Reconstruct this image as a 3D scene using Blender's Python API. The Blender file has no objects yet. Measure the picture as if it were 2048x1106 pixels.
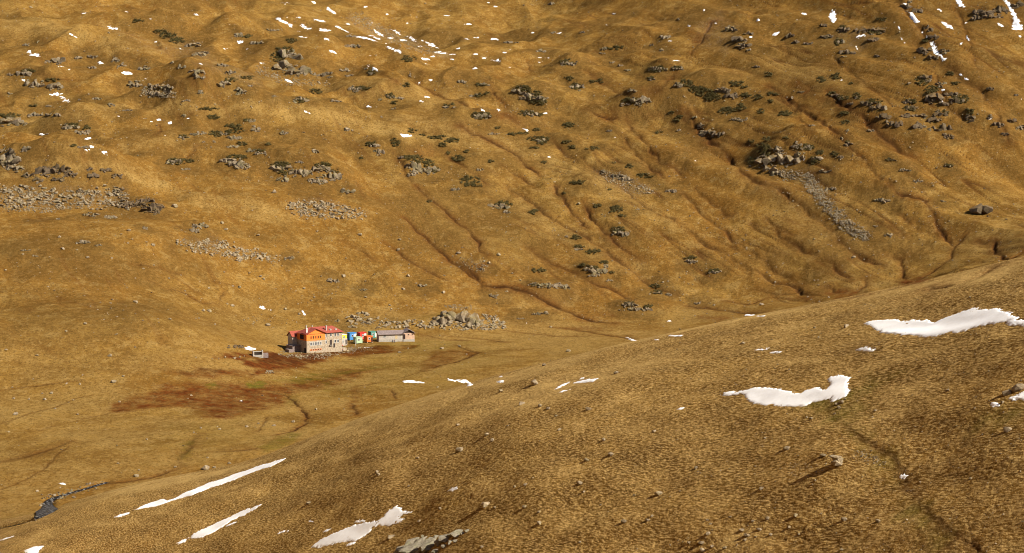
import bpy, bmesh, math, random
import numpy as np
from mathutils import Vector, Matrix

# ---------------------------------------------------------------- camera, sky, sun, exposure
SC = bpy.context.scene
R = math.radians
HC, PITCH, HFOV = 128.6, R(5.5), R(30.0)
W0, H0 = 2048.0, 1106.0
FP = W0 / 2 / math.tan(HFOV / 2)
cam_d = bpy.data.cameras.new("camera"); cam = bpy.data.objects.new("camera", cam_d)
SC.collection.objects.link(cam); SC.camera = cam
cam.location = (0, 0, HC); cam.rotation_euler = (R(90) - PITCH, 0, 0)
cam_d.angle = HFOV; cam_d.clip_start = 1.0; cam_d.clip_end = 12000
SUN_DIR = Vector((0.87, -0.49, 0)).normalized(); SUN_EL = R(39)
wd = bpy.data.worlds.new("World"); SC.world = wd; wd.use_nodes = True
nt = wd.node_tree; bg = nt.nodes["Background"]
sky = nt.nodes.new("ShaderNodeTexSky"); sky.sky_type = 'NISHITA'; sky.sun_disc = False
sky.sun_elevation = SUN_EL; sky.sun_rotation = math.atan2(SUN_DIR.x, SUN_DIR.y); sky.altitude = 2000
nt.links.new(sky.outputs[0], bg.inputs[0]); bg.inputs[1].default_value = 0.055
sl = bpy.data.lights.new("sun", 'SUN'); sl.energy = 4.6; sl.angle = R(0.5); sl.color = (1.0, 0.93, 0.80)
so = bpy.data.objects.new("sun", sl); SC.collection.objects.link(so)
sv = Vector((SUN_DIR.x * math.cos(SUN_EL), SUN_DIR.y * math.cos(SUN_EL), math.sin(SUN_EL)))
so.rotation_euler = sv.to_track_quat('Z', 'Y').to_euler(); so.location = (400, -200, 500)
SC.view_settings.view_transform = 'Standard'; SC.view_settings.look = 'None'
SC.cycles.pixel_filter_type = 'BLACKMAN_HARRIS'; SC.cycles.filter_width = 1.0
SC.view_settings.gamma = 1.0; SC.view_settings.exposure = 0.90

# ---------------------------------------------------------------- noise
_rs = np.random.RandomState(7)
_G = _rs.uniform(0, 2 * np.pi, (256, 256)); _GX = np.cos(_G).astype(np.float32); _GY = np.sin(_G).astype(np.float32)
def gn(x, y):
    xi = np.floor(x).astype(np.int32); yi = np.floor(y).astype(np.int32)
    fx = (x - xi).astype(np.float32); fy = (y - yi).astype(np.float32)
    u = fx * fx * fx * (fx * (fx * 6 - 15) + 10); v = fy * fy * fy * (fy * (fy * 6 - 15) + 10)
    def g(a, b):
        i = (xi + a) & 255; j = (yi + b) & 255
        return _GX[i, j] * (fx - a) + _GY[i, j] * (fy - b)
    n0 = g(0, 0); n0 = n0 + u * (g(1, 0) - n0); n1 = g(0, 1); n1 = n1 + u * (g(1, 1) - n1)
    return (n0 + v * (n1 - n0)) * 1.5
def fbm(x, y, lam, octv=3, off=0.0, gain=0.5):
    s = 0; a = 1.0; t = 0
    for k in range(octv):
        s = s + a * gn(x / lam + off + 17.3 * k, y / lam - off * 1.7 + 9.1 * k); t += a; a *= gain; lam *= 0.5
    return s / t
def sst(a, b, x):
    t = np.clip((x - a) / (b - a), 0, 1); return t * t * (3 - 2 * t)

# ---------------------------------------------------------------- rays through the photograph -> world
def ray(u, v):
    """azimuth and slope of the line of sight through photo pixel (u, v)"""
    x = (np.asarray(u, float) - W0 / 2) / FP; y = -(np.asarray(v, float) - H0 / 2) / FP
    dy = math.cos(PITCH) + y * math.sin(PITCH); dz = -math.sin(PITCH) + y * math.cos(PITCH)
    return np.arctan2(x, dy), dz / np.hypot(x, dy)
def at_dist(u, v, D):
    a, m = ray(u, v); return (D * math.sin(a), D * math.cos(a), HC + m * D)
def at_z(u, v, z):
    a, m = ray(u, v); D = (z - HC) / m; return (D * math.sin(a), D * math.cos(a), z)

# ---------------------------------------------------------------- terrain grid (polar rows so near ground is finer)
az_f = R(18.4); NAZ = 1228
az = np.linspace(-az_f, az_f, NAZ)
ext = np.cumsum(np.linspace(0.1, 6.0, 18)) * R(1.25)
az = np.concatenate([-(az_f + ext)[::-1], az, az_f + ext])
ds = [4.0]
while ds[-1] < 185: ds.append(ds[-1] * 1.05 + 1.0)
while ds[-1] < 1760: ds.append(ds[-1] * (1 + 0.00128))
while ds[-1] < 5200: ds.append(ds[-1] * 1.02)
Dg = np.array(ds); AZ, DD = np.meshgrid(az, Dg, indexing='ij')
X = (DD * np.sin(AZ)); Y = (DD * np.cos(AZ))

CP = []
for u, v, z in [(0,1050,-8),(-300,1060,-14),(0,900,-4),(-350,900,-6),(0,780,3),(300,1000,-7),(300,800,0),(450,900,-4),(600,860,-3),(600,760,-1),
                (620,702,0.5),(750,690,1),(900,740,0),(850,680,1.5),(1000,720,1),(1200,680,3),(1300,640,6),(1500,636,11),(1650,610,18),
                (1750,590,22),(1830,565,28),(1900,500,44),(2048,480,52),(-350,790,8)]:
    CP.append(at_z(u, v, z))
for u, v, D in [(-500,600,960),(0,600,960),(0,450,1080),(0,400,1130),(0,250,1290),(0,100,1450),(0,0,1580),(-600,350,1150),(-600,0,1560),
                (300,640,900),(500,640,1000),(500,500,1080),(500,350,1190),(500,215,1310),(500,100,1470),(500,0,1600),
                (250,500,1030),(250,350,1175),(760,560,1070),(760,420,1150),(760,250,1290),
                (1000,640,1030),(1000,500,1110),(1000,350,1220),(1000,200,1350),(1000,100,1480),(1000,0,1640),
                (1500,600,1050),(1500,450,1130),(1500,300,1220),(1500,150,1320),(1500,0,1450),(1250,450,1140),(1250,250,1290),
                (2048,400,1120),(2048,250,1205),(2048,100,1285),(2048,0,1350),(2600,400,1180),(2600,200,1290),(2600,0,1400),
                (1800,400,1110),(1800,200,1215),
                (-600,-300,1850),(0,-300,1880),(500,-300,1880),(1000,-300,1950),(1500,-300,1750),(2048,-300,1560),(2600,-300,1700)]:
    CP.append(at_dist(u, v, D))
CP += [(0,650,-5),(60,760,3),(100,650,1),(-60,560,-9),(-140,500,-12),(160,800,14),(240,860,34),(150,560,3),(260,700,30),(0,400,-10),(300,500,20),
       (-1200,900,40),(-700,700,0),(-1500,2500,520),(0,3200,800),(1500,2500,620),(1000,1100,170),(900,600,90),(0,0,10),(-500,0,-30),(500,0,60),(0,4800,950),(-3000,1500,500),(3000,1500,600)]
P = np.array(CP)
def tps_fit(P, lam=1e-4):
    s = 1000.0; xy = P[:, :2] / s; n = len(P)
    d2 = ((xy[:, None] - xy[None]) ** 2).sum(-1); K = 0.5 * d2 * np.log(d2 + 1e-12)
    A = np.zeros((n + 3, n + 3)); A[:n, :n] = K + lam * np.eye(n); A[:n, n] = 1; A[:n, n + 1:] = xy; A[n, :n] = 1; A[n + 1:, :n] = xy.T
    b = np.zeros(n + 3); b[:n] = P[:, 2]; w = np.linalg.solve(A, b)
    def f(x, y):
        x = x / s; y = y / s; z = w[n] + w[n + 1] * x + w[n + 2] * y
        for i in range(n):
            d2 = (x - xy[i, 0]) ** 2 + (y - xy[i, 1]) ** 2; z = z + w[i] * 0.5 * d2 * np.log(d2 + 1e-12)
        return z
    return f
F = tps_fit(P)(X, Y)
slope = sst(3, 26, F) * sst(640, 800, DD)
upper = sst(40, 110, F)
leftish = 1 - sst(-40, 160, X)
# hummocks of the far slope: photo pixel of the crest, half width (m), half depth (m), height (m)
MOUNDS = [(440,232,38,26,13),(150,345,34,20,8),(60,330,30,18,7),(300,215,40,22,7),(90,160,30,18,7),(430,170,40,20,6),(620,110,40,30,9),
  (560,330,34,20,7),(640,345,24,14,5),(200,90,50,26,8),(370,60,50,26,7),(780,120,36,20,7),(1060,185,22,14,7),(960,240,14,9,4),(1040,235,14,9,4),
  (820,150,30,18,5),(880,210,24,16,4),(1280,200,26,16,6),(1400,175,30,18,7),(1330,140,20,12,4),(1130,125,14,9,3),(1010,85,20,12,3),(900,640,20,10,2.5),
  (290,404,22,13,3),(395,460,10,6,3),(580,410,30,18,4),(330,470,40,24,4),(760,180,26,16,5),(690,240,40,22,5),(210,250,26,16,6),(1560,300,26,16,6),
  (820,330,14,12,3),(1190,530,10,7,2.5),(1100,570,14,8,2.5),(1270,610,14,8,2.5),(130,250,24,14,4),(330,300,30,16,5),(30,300,22,14,5),(110,130,22,14,5),
  (500,60,44,24,6),(600,40,36,20,5),(1240,80,30,20,4),(270,170,30,18,5)]
def place_prelim(u, v):
    a, m = ray(u, v); i = int(np.clip(np.searchsorted(az, a), 1, len(az) - 1)); col = F[i]
    h = HC + m * Dg; k = np.where((Dg > 620) & (col > h))[0]
    D = Dg[k[0]] if len(k) else 1500.0
    return D * math.sin(a), D * math.cos(a)
mm = np.zeros_like(F)
for u, v, a, b, h in MOUNDS:
    cx, cy = place_prelim(u, v + 8); r = (((X - cx) / a) ** 2 + ((Y - cy) / b) ** 2)
    mm += 1.6 * h * np.exp(-r * 0.9)
wx = X + 14 * fbm(X, Y, 90, 2, 3.1); wy = Y + 14 * fbm(X, Y, 90, 2, 8.7)
hum = fbm(wx, wy, 120, 2, 1.3) * 8 + fbm(wx, wy, 55, 2, 5.5) * 4.5 + fbm(X, Y, 26, 2, 4.4) * 1.5 * upper + (.3 - np.abs(fbm(wx, wy, 62, 2, 21.5))) * 9 * leftish * upper
F = F + mm + slope * (0.42 + 0.75 * leftish * upper + 0.25 * upper) * hum
# ribs and troughs that run down the slope towards the lower right
dr = np.array([0.50, -0.866]); sa = X * dr[0] + Y * dr[1]; ta = -X * dr[1] + Y * dr[0]
rib = gn(ta / 21 + 0.6 * gn(sa / 70, ta / 70), sa / 210 + 5) ; rib2 = gn(ta / 8.5 + 0.25 * gn(sa / 60, ta / 60) + 40, sa / 95 + 2)
F = F + slope * (0.25 + 0.75 * (1 - leftish * 0.9)) * (rib * 3.6 + rib2 * 1.0)
F = F + fbm(X, Y, 36, 3, 2.2) * 0.7 * (1 - slope)

# near hill
HT = [(-600,1210,760,700,.55),(-300,1130,690,620,.6),(0,1053,602,535,.7),(200,986,592,490,.8),(350,951,585,460,.9),(500,925,577,425,.97),(600,882,561,400,1),
      (700,842,545,380,1),(850,792,525,350,1),(1000,747,505,320,1),(1200,697,480,300,1),(1400,652,458,284,1),(1500,632,445,276,1),
      (1650,603,430,264,1),(1800,572,417,254,1),(1900,548,408,247,1),(2048,512,395,237,1),(2500,400,372,215,1),(3200,260,350,190,1)]
ha, hz, hD, hk, hs = [], [], [], [], []
for u, v, Dc, Db, sf in HT:
    a, m = ray(u, v); zc = HC + m * Dc; a2, m2 = ray(u, 1106); zb = HC + m2 * Db
    s = -m * sf; k = (zc + s * (Dc - Db) - zb) / (Dc - Db) ** 2
    ha.append(float(a)); hz.append(zc); hD.append(Dc); hk.append(k); hs.append(s)
def smi(vals):
    t = np.interp(az, ha, vals); fine = np.linspace(az[0], az[-1], 4001); q = np.interp(fine, ha, vals)
    w = np.exp(-0.5 * (np.arange(-60, 61) / 18.0) ** 2); w /= w.sum(); q = np.convolve(np.pad(q, 60, 'edge'), w, 'valid')
    return np.interp(az, fine, q)[:, None]
zc_, Dc_, k_, s_ = smi(hz), smi(hD), smi(hk), smi(hs)
e = Dc_ - DD
back = np.where(e < 0, -e, 0); kk = 0.0035
N = np.where(e >= 0, zc_ + s_ * e - k_ * e * e, zc_ - s_ * back - np.where(back < 60, kk * back ** 2, kk * 3600 + 0.42 * (back - 60)))
fade = sst(0, 90, e)
al_ = X * .45 - Y * .89; ac_ = X * 1.65 + Y * .835
N = N + fade * (fbm(X, Y, 60, 2, 12.5) * 2.2 + fbm(al_ / 26, ac_ / 19, 1., 2, 7.7) * 1.0) + fbm(X, Y, 9, 2, 3.3) * 0.16 * sst(-10, 30, e)
knoll = HC - 2.2 - 0.50 * DD
t = 2.5
def smax(a, b, t): return 0.5 * (a + b + np.sqrt((a - b) ** 2 + t * t))
Z = smax(F, N, t) - 0.5 * t * 0
near = N > F
Z = np.where(DD < 190, np.maximum(Z, knoll), Z)

# ---------------------------------------------------------------- casting rays on the grid
def cast(u, v, dmin=190.0, ret_D=False):
    u = np.atleast_1d(np.asarray(u, float)); v = np.atleast_1d(np.asarray(v, float))
    a, m = ray(u, v); out = np.zeros((len(u), 3)); k0 = int(np.searchsorted(Dg, dmin))
    j = np.clip(np.searchsorted(az, a), 1, len(az) - 1)
    for q in range(len(u)):
        t_ = (a[q] - az[j[q] - 1]) / (az[j[q]] - az[j[q] - 1]); col = Z[j[q] - 1, k0:] * (1 - t_) + Z[j[q], k0:] * t_
        g = col - (HC + m[q] * Dg[k0:]); k = int(np.argmax(g > 0))
        if g[k] <= 0: k = len(g) - 1
        if k > 0:
            s = g[k - 1] / (g[k - 1] - g[k] - 1e-9); D = Dg[k0 + k - 1] + (Dg[k0 + k] - Dg[k0 + k - 1]) * min(max(s, 0), 1)
        else: D = Dg[k0]
        out[q] = (D * math.sin(a[q]), D * math.cos(a[q]), HC + m[q] * D)
    return out
def zat(x, y):
    x = np.asarray(x, float); y = np.asarray(y, float); a = np.arctan2(x, y); D = np.hypot(x, y)
    i = np.clip(np.searchsorted(az, a) - 1, 0, len(az) - 2); k = np.clip(np.searchsorted(Dg, D) - 1, 0, len(Dg) - 2)
    s = np.clip((a - az[i]) / (az[i + 1] - az[i]), 0, 1); r = np.clip((D - Dg[k]) / (Dg[k + 1] - Dg[k]), 0, 1)
    return (Z[i, k] * (1 - s) + Z[i + 1, k] * s) * (1 - r) + (Z[i, k + 1] * (1 - s) + Z[i + 1, k + 1] * s) * r
def window(x0, x1, y0, y1):
    """slices of the grid that cover a world box"""
    cs = np.array([(x0, y0), (x0, y1), (x1, y0), (x1, y1)]); aa = np.arctan2(cs[:, 0], cs[:, 1]); dd_ = np.hypot(cs[:, 0], cs[:, 1])
    ymin = max(y0, 1); i0 = max(0, np.searchsorted(az, aa.min()) - 2); i1 = min(len(az), np.searchsorted(az, aa.max()) + 2)
    dmn = ymin if x0 < 0 < x1 else dd_.min()
    return slice(i0, i1), slice(max(0, np.searchsorted(Dg, dmn) - 2), min(len(Dg), np.searchsorted(Dg, dd_.max()) + 2))
def seg_dist(px, py, pts):
    """distance to a polyline and the arc length at the nearest point"""
    best = np.full(px.shape, 1e9); arc = np.zeros(px.shape); L = 0
    for (x0, y0), (x1, y1) in zip(pts[:-1], pts[1:]):
        dx, dy = x1 - x0, y1 - y0; l2 = dx * dx + dy * dy + 1e-9
        t_ = np.clip(((px - x0) * dx + (py - y0) * dy) / l2, 0, 1); d = np.hypot(px - x0 - t_ * dx, py - y0 - t_ * dy)
        b = d < best; best = np.where(b, d, best); arc = np.where(b, L + t_ * math.sqrt(l2), arc); L += math.sqrt(l2)
    return best, arc, L
def poly_sd(px, py, pts):
    """signed distance, positive inside"""
    n = len(pts); d = np.full(px.shape, 1e9); ins = np.zeros(px.shape, bool)
    for i in range(n):
        x0, y0 = pts[i]; x1, y1 = pts[(i + 1) % n]; dx, dy = x1 - x0, y1 - y0; l2 = dx * dx + dy * dy + 1e-9
        t_ = np.clip(((px - x0) * dx + (py - y0) * dy) / l2, 0, 1); d = np.minimum(d, np.hypot(px - x0 - t_ * dx, py - y0 - t_ * dy))
        c = (y0 > py) != (y1 > py); xx = x0 + (py - y0) * dx / (dy if abs(dy) > 1e-9 else 1e-9); ins ^= c & (px < xx)
    return np.where(ins, d, -d)
S3 = 2.99
TILES = dict(A=(0,0),B=(683,0),C=(1366,0),D=(0,370),E=(683,370),F=(1366,370),G=(0,736),H=(683,736),I=(1366,736),P=(0,0))
def tl(k): return (TILES[k], 1.0 if k == 'P' else S3)
def rd(s):
    """'A: x,y,..; x,y,..' -> list of photo-pixel tuples (first two offset and scaled, the next two scaled)"""
    out = []
    for line in s.strip().split('\n'):
        line = line.strip()
        if not line: continue
        k, rest = line.split(':'); (ou, ov), sc = tl(k.strip())
        for it in rest.split(';'):
            if not it.strip(): continue
            f = [float(q) for q in it.split(',')]
            o = [ou + f[0] / sc, ov + f[1] / sc] + [q / sc for q in f[2:4]] + f[4:]
            out.append(o)
    return out
def rdl(s):
    """one polyline or polygon per line"""
    out = []
    for line in s.strip().split('\n'):
        line = line.strip()
        if not line: continue
        head, rest = line.split(':'); hp = head.split(); (ou, ov), sc = tl(hp[0]); par = [float(q) for q in hp[1:]]
        v = [float(q) for q in rest.replace(' ', ',').split(',') if q.strip()]
        out.append((par, [(ou + v[i] / sc, ov + v[i + 1] / sc) for i in range(0, len(v) - 1, 2)]))
    return out
def densify(pts, n=3, closed=False):
    o = []; m_ = len(pts)
    for i in range(m_ if closed else m_ - 1):
        a, b = pts[i], pts[(i + 1) % m_]
        for q in range(n): o.append((a[0] + (b[0] - a[0]) * q / n, a[1] + (b[1] - a[1]) * q / n))
    if not closed: o.append(pts[-1])
    return o
# ---------------------------------------------------------------- what stands where (traced on the photograph, stood on the terrain by ray)
ROCKS = '''
A: 350,355,35,28;290,370,22,12;470,345,25,15;550,335,30,15;140,440,45,28;205,500,60,28;330,510,45,32;240,255,25,12;155,270,20,14;60,445,18,12;55,560,25,9;700,360,35,20;730,390,28,16;560,405,35,16;870,410,60,18;1090,395,22,20;1030,375,20,18;1180,430,50,28;1200,460,22,18;1340,500,35,30;1440,545,35,25;1490,510,25,14;1740,330,60,50;1790,420,75,38;1700,390,50,40;1930,445,70,20;1540,255,45,16;1440,205,35,20;1635,180,35,12;1150,270,50,22;1200,320,50,20;1330,390,30,18;1380,430,35,14
A: 810,505,45,22;920,515,80,22;1000,520,45,18;940,560,60,18;655,625,32,18;580,590,30,12;490,595,35,12;760,660,40,8;1115,600,25,8;1200,550,16,12;290,635,18,8;50,720,60,38;130,740,35,22;210,685,50,18;320,685,50,14;420,760,55,22;490,790,50,20;280,800,20,8;500,880,45,12;150,885,35,22;40,900,45,40;60,950,60,40;90,1000,55,25;40,970,40,35;280,1020,60,35;360,1010,60,32;170,1040,35,22;230,1075,25,22;420,1040,40,22;340,1075,40,18;560,1050,30,22;630,1015,40,16;700,1050,35,16;545,1010,30,14
A: 1040,970,50,25;1110,1010,30,14;1100,820,35,12;1180,800,55,16;1250,845,40,14;1400,825,45,18;1395,875,40,14;1330,800,30,12;1500,720,30,12;1515,770,40,25;1550,915,50,16;1500,900,30,14;1360,960,50,22;1420,975,60,28;1450,1000,50,20;1700,795,28,14;1885,900,18,28;1790,970,30,10;1680,1000,65,32;1800,1030,80,28;1920,1005,60,28;1990,1050,60,30;1690,1070,30,25;1900,1080,60,22;810,925,18,10;2010,605,35,14;1800,595,50,20;1110,690,30,10;1640,575,20,6
B: 60,215,40,10;70,275,60,16;15,420,30,15;45,450,30,12;145,410,25,10;180,440,35,14;410,447,22,12;700,490,50,16;850,505,40,16;240,595,20,14;290,580,35,14;350,585,25,12;330,650,30,10;80,530,45,18;645,640,35,18;1060,545,40,25;1110,580,50,25;1190,590,50,20;800,570,35,12;840,690,55,22;1140,680,60,20;1010,255,45,14;1200,305,45,14;1360,378,55,20;1410,515,45,25;1270,195,25,8;1440,195,16,9;1255,20,22,12;1580,290,25,14;1555,318,22,9;1620,375,35,12;1660,392,20,12;1710,420,22,14;1880,410,45,18;2010,410,35,16;1930,415,40,14;1850,470,22,14
B: 1790,600,60,28;1700,620,30,14;1740,540,35,12;1510,570,16,9;2020,510,35,22;1190,840,30,22;900,800,30,10;40,775,25,13;200,870,35,20;225,905,30,20;430,990,50,28;480,1020,60,28;540,1010,50,25;420,1040,25,20;360,940,20,14;830,1015,22,12;1560,1020,25,12;1650,1050,60,18;1700,1070,50,18;1935,215,30,22;1860,270,16,10;1905,300,25,10;2000,110,20,12;240,700,18,8;2010,780,30,10;1600,780,20,9
C: 290,175,35,22;330,235,60,30;360,270,45,25;390,200,25,18;400,300,18,14;640,210,28,20;680,250,35,18;740,260,40,18;850,150,30,18;960,175,35,22;930,250,40,22;980,310,45,28;1150,180,60,28;1140,235,28,22;860,220,40,20;1060,180,40,22;1160,335,18,12;1450,300,40,28;1500,340,30,22;1340,30,30,40;1400,60,30,30;1470,170,25,30;1500,220,25,25;1560,300,28,25;1790,75,60,30;1850,95,60,25;1760,110,40,18;1900,60,50,25;2000,30,35,30;440,398,25,11;240,540,50,25;290,570,40,22;210,530,25,14;320,715,50,14;380,712,22,12
C: 1450,460,40,30;1500,580,50,38;1540,500,30,25;1600,560,40,25;1640,600,45,28;1560,620,30,22;1350,500,20,14;910,570,30,16;960,595,30,14;1010,620,35,12;1040,580,25,14;1110,620,50,24;1170,640,40,28;1200,700,40,28;1250,740,35,22;1290,740,18,28;1340,610,28,18;1370,640,35,20;1340,690,40,25;1410,750,35,28;1420,690,35,22;1500,720,40,28;1540,680,40,25;1560,770,50,30;1590,810,35,22;1490,770,22,22;1720,700,28,30;1840,700,25,18;1900,740,50,22;1960,720,35,25;1930,800,22,14;2020,760,30,20;2000,570,35,12;1840,530,25,12;1130,780,28,12;980,780,22,10;770,750,20,10;960,820,18,16;990,860,22,16;720,550,30,8
C: 580,940,60,38;640,960,55,38;560,890,40,25;700,930,30,35;680,870,30,25;480,950,35,40;520,1010,35,35;560,1035,30,22;740,880,40,18;800,950,30,25;940,940,20,12;60,700,20,14;100,750,30,18;150,790,50,22;210,800,45,20;120,800,25,20;850,1025,35,14;1590,995,28,12;1330,1015,40,12;1400,1080,30,14;1250,955,28,10;650,590,20,12
D: 490,35,35,20;700,30,40,25;720,60,35,15;800,110,70,30;870,90,60,22;910,140,60,30;740,125,30,18;940,130,35,35;1200,245,45,25;1170,275,30,22;1090,258,18,12;540,180,50,18;650,190,50,18;190,215,40,7;350,205,30,9;500,345,40,18;590,360,25,9;150,390,30,11;205,425,22,9;1190,350,30,9;1730,435,30,16;860,255,22,14;1990,570,40,18;2010,810,22,14
E: 40,35,40,25;680,25,20,18;960,125,45,28;900,120,30,18;995,160,30,14;1140,165,18,8;1670,285,50,25;1640,265,25,14;1330,308,28,10;1420,385,30,12;1540,510,50,30;1480,500,30,18;1590,480,22,18;1510,540,40,14;1600,570,20,10;1290,600,70,20;1200,595,60,16;1150,590,25,12;1340,610,22,16;920,660,40,14;1890,645,50,15;1950,655,25,12;1720,715,50,18;1770,740,60,14;1830,745,30,14;1180,770,40,12;845,500,25,12;475,600,40,12;130,625,30,9;1060,800,50,8;1780,145,22,10;1970,35,40,15;150,820,40,14;60,850,40,12;280,820,30,10
F: 50,455,50,14;180,520,45,12;1190,90,60,16;1230,300,25,14;90,705,30,9;885,20,35,16;1555,98,20,9;1150,245,16,6
'''
GREENS = '''
A: 1385,475,40,16;1480,465,40,10;1000,210,50,20;1060,240,50,18;960,190,40,12;1470,215,35,10;1700,300,50,25;1660,340,45,25;1740,245,40,14;1800,600,45,16;1890,545,40,14;430,750,50,14;520,765,25,14;320,480,40,14;170,425,40,14;60,690,60,14;1060,965,60,22;1140,965,25,12;1290,800,40,18;1380,790,50,14;1390,750,50,12;1430,775,30,14;1450,860,30,14;1490,720,40,10;1605,862,16,10;1420,940,55,16;1680,985,60,18;1700,1030,40,15;1930,990,50,18;2005,1020,22,14;1280,700,40,12;820,125,40,8;1250,650,60,8;1100,815,25,10;1550,900,40,9;440,870,20,7;200,630,30,7
B: 400,350,50,18;180,432,22,12;290,572,25,14;320,615,24,14;130,525,45,12;390,507,22,12;645,628,35,10;815,568,30,12;830,505,35,10;870,557,16,8;1090,530,50,18;1180,605,55,22;1150,560,50,18;835,690,60,22;1110,675,50,18;1180,685,30,12;1350,370,45,16;1360,470,30,12;1400,515,35,18;1505,488,22,9;1550,484,22,12;1640,285,60,12;1880,410,50,18;1850,465,20,12;2010,405,30,12;320,850,28,24;180,860,35,18;430,940,60,18;500,975,60,22;540,1015,45,20;700,945,38,18;770,1080,60,30;580,820,60,12;660,840,45,14;610,865,30,12;420,780,30,12
B: 1180,830,70,14;1200,850,30,16;1150,880,30,8;1165,775,20,9;1355,745,35,16;1380,880,30,9;1500,888,40,10;1350,850,30,8;1730,600,50,18;1970,672,18,10;2020,700,22,12;2000,722,20,8;1815,1050,50,14;1410,1090,45,12;1900,790,18,9;935,765,18,8;900,965,20,9;1210,970,18,6;1030,800,35,8;1090,795,30,8;115,942,16,7;740,905,22,8;490,805,20,8;1635,972,16,6;1720,995,20,12;640,915,14,8
C: 20,495,40,22;80,530,50,20;120,550,60,22;175,580,55,25;270,660,60,20;345,640,30,22;320,500,45,16;380,570,30,14;450,580,25,14;510,445,22,14;830,475,28,16;918,455,30,18;1010,500,18,8;610,680,40,18;540,560,40,12;465,665,20,14;520,605,20,9;510,830,30,16;405,845,20,10;620,825,22,8;490,900,40,35;410,960,28,22;820,910,25,20;790,960,30,25;740,880,45,18;910,920,25,14;480,870,40,12;970,730,25,12;965,680,28,14;890,560,20,12;960,585,35,12;1040,575,22,20;1140,610,50,18;1370,610,30,16
C: 1430,480,40,30;1490,540,40,25;1660,590,50,28;1710,665,28,22;1600,440,28,10;1630,495,25,12;1150,190,40,18;930,250,25,22;960,165,25,14;1450,240,22,12;1900,50,30,14;1560,670,30,12;1360,650,40,16;1240,955,25,10;1590,990,22,9;1190,115,30,10;370,520,20,8;990,850,14,10
E: 785,3,60,8;970,115,50,20;1150,160,30,16;1660,265,45,15;1640,145,40,22;1680,185,20,12;1395,312,40,14;1425,365,32,10;1505,398,45,14;1450,483,32,12;1570,465,28,12;1515,497,22,12;1180,510,42,15;1150,597,20,10;1875,604,35,11;1890,640,40,10;1725,712,28,16;1830,722,28,10;1620,525,14,5;525,98,14,6;1330,45,18,9;1530,125,25,10;1605,22,15,8
F: 50,435,40,10;190,513,30,12
'''
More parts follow.
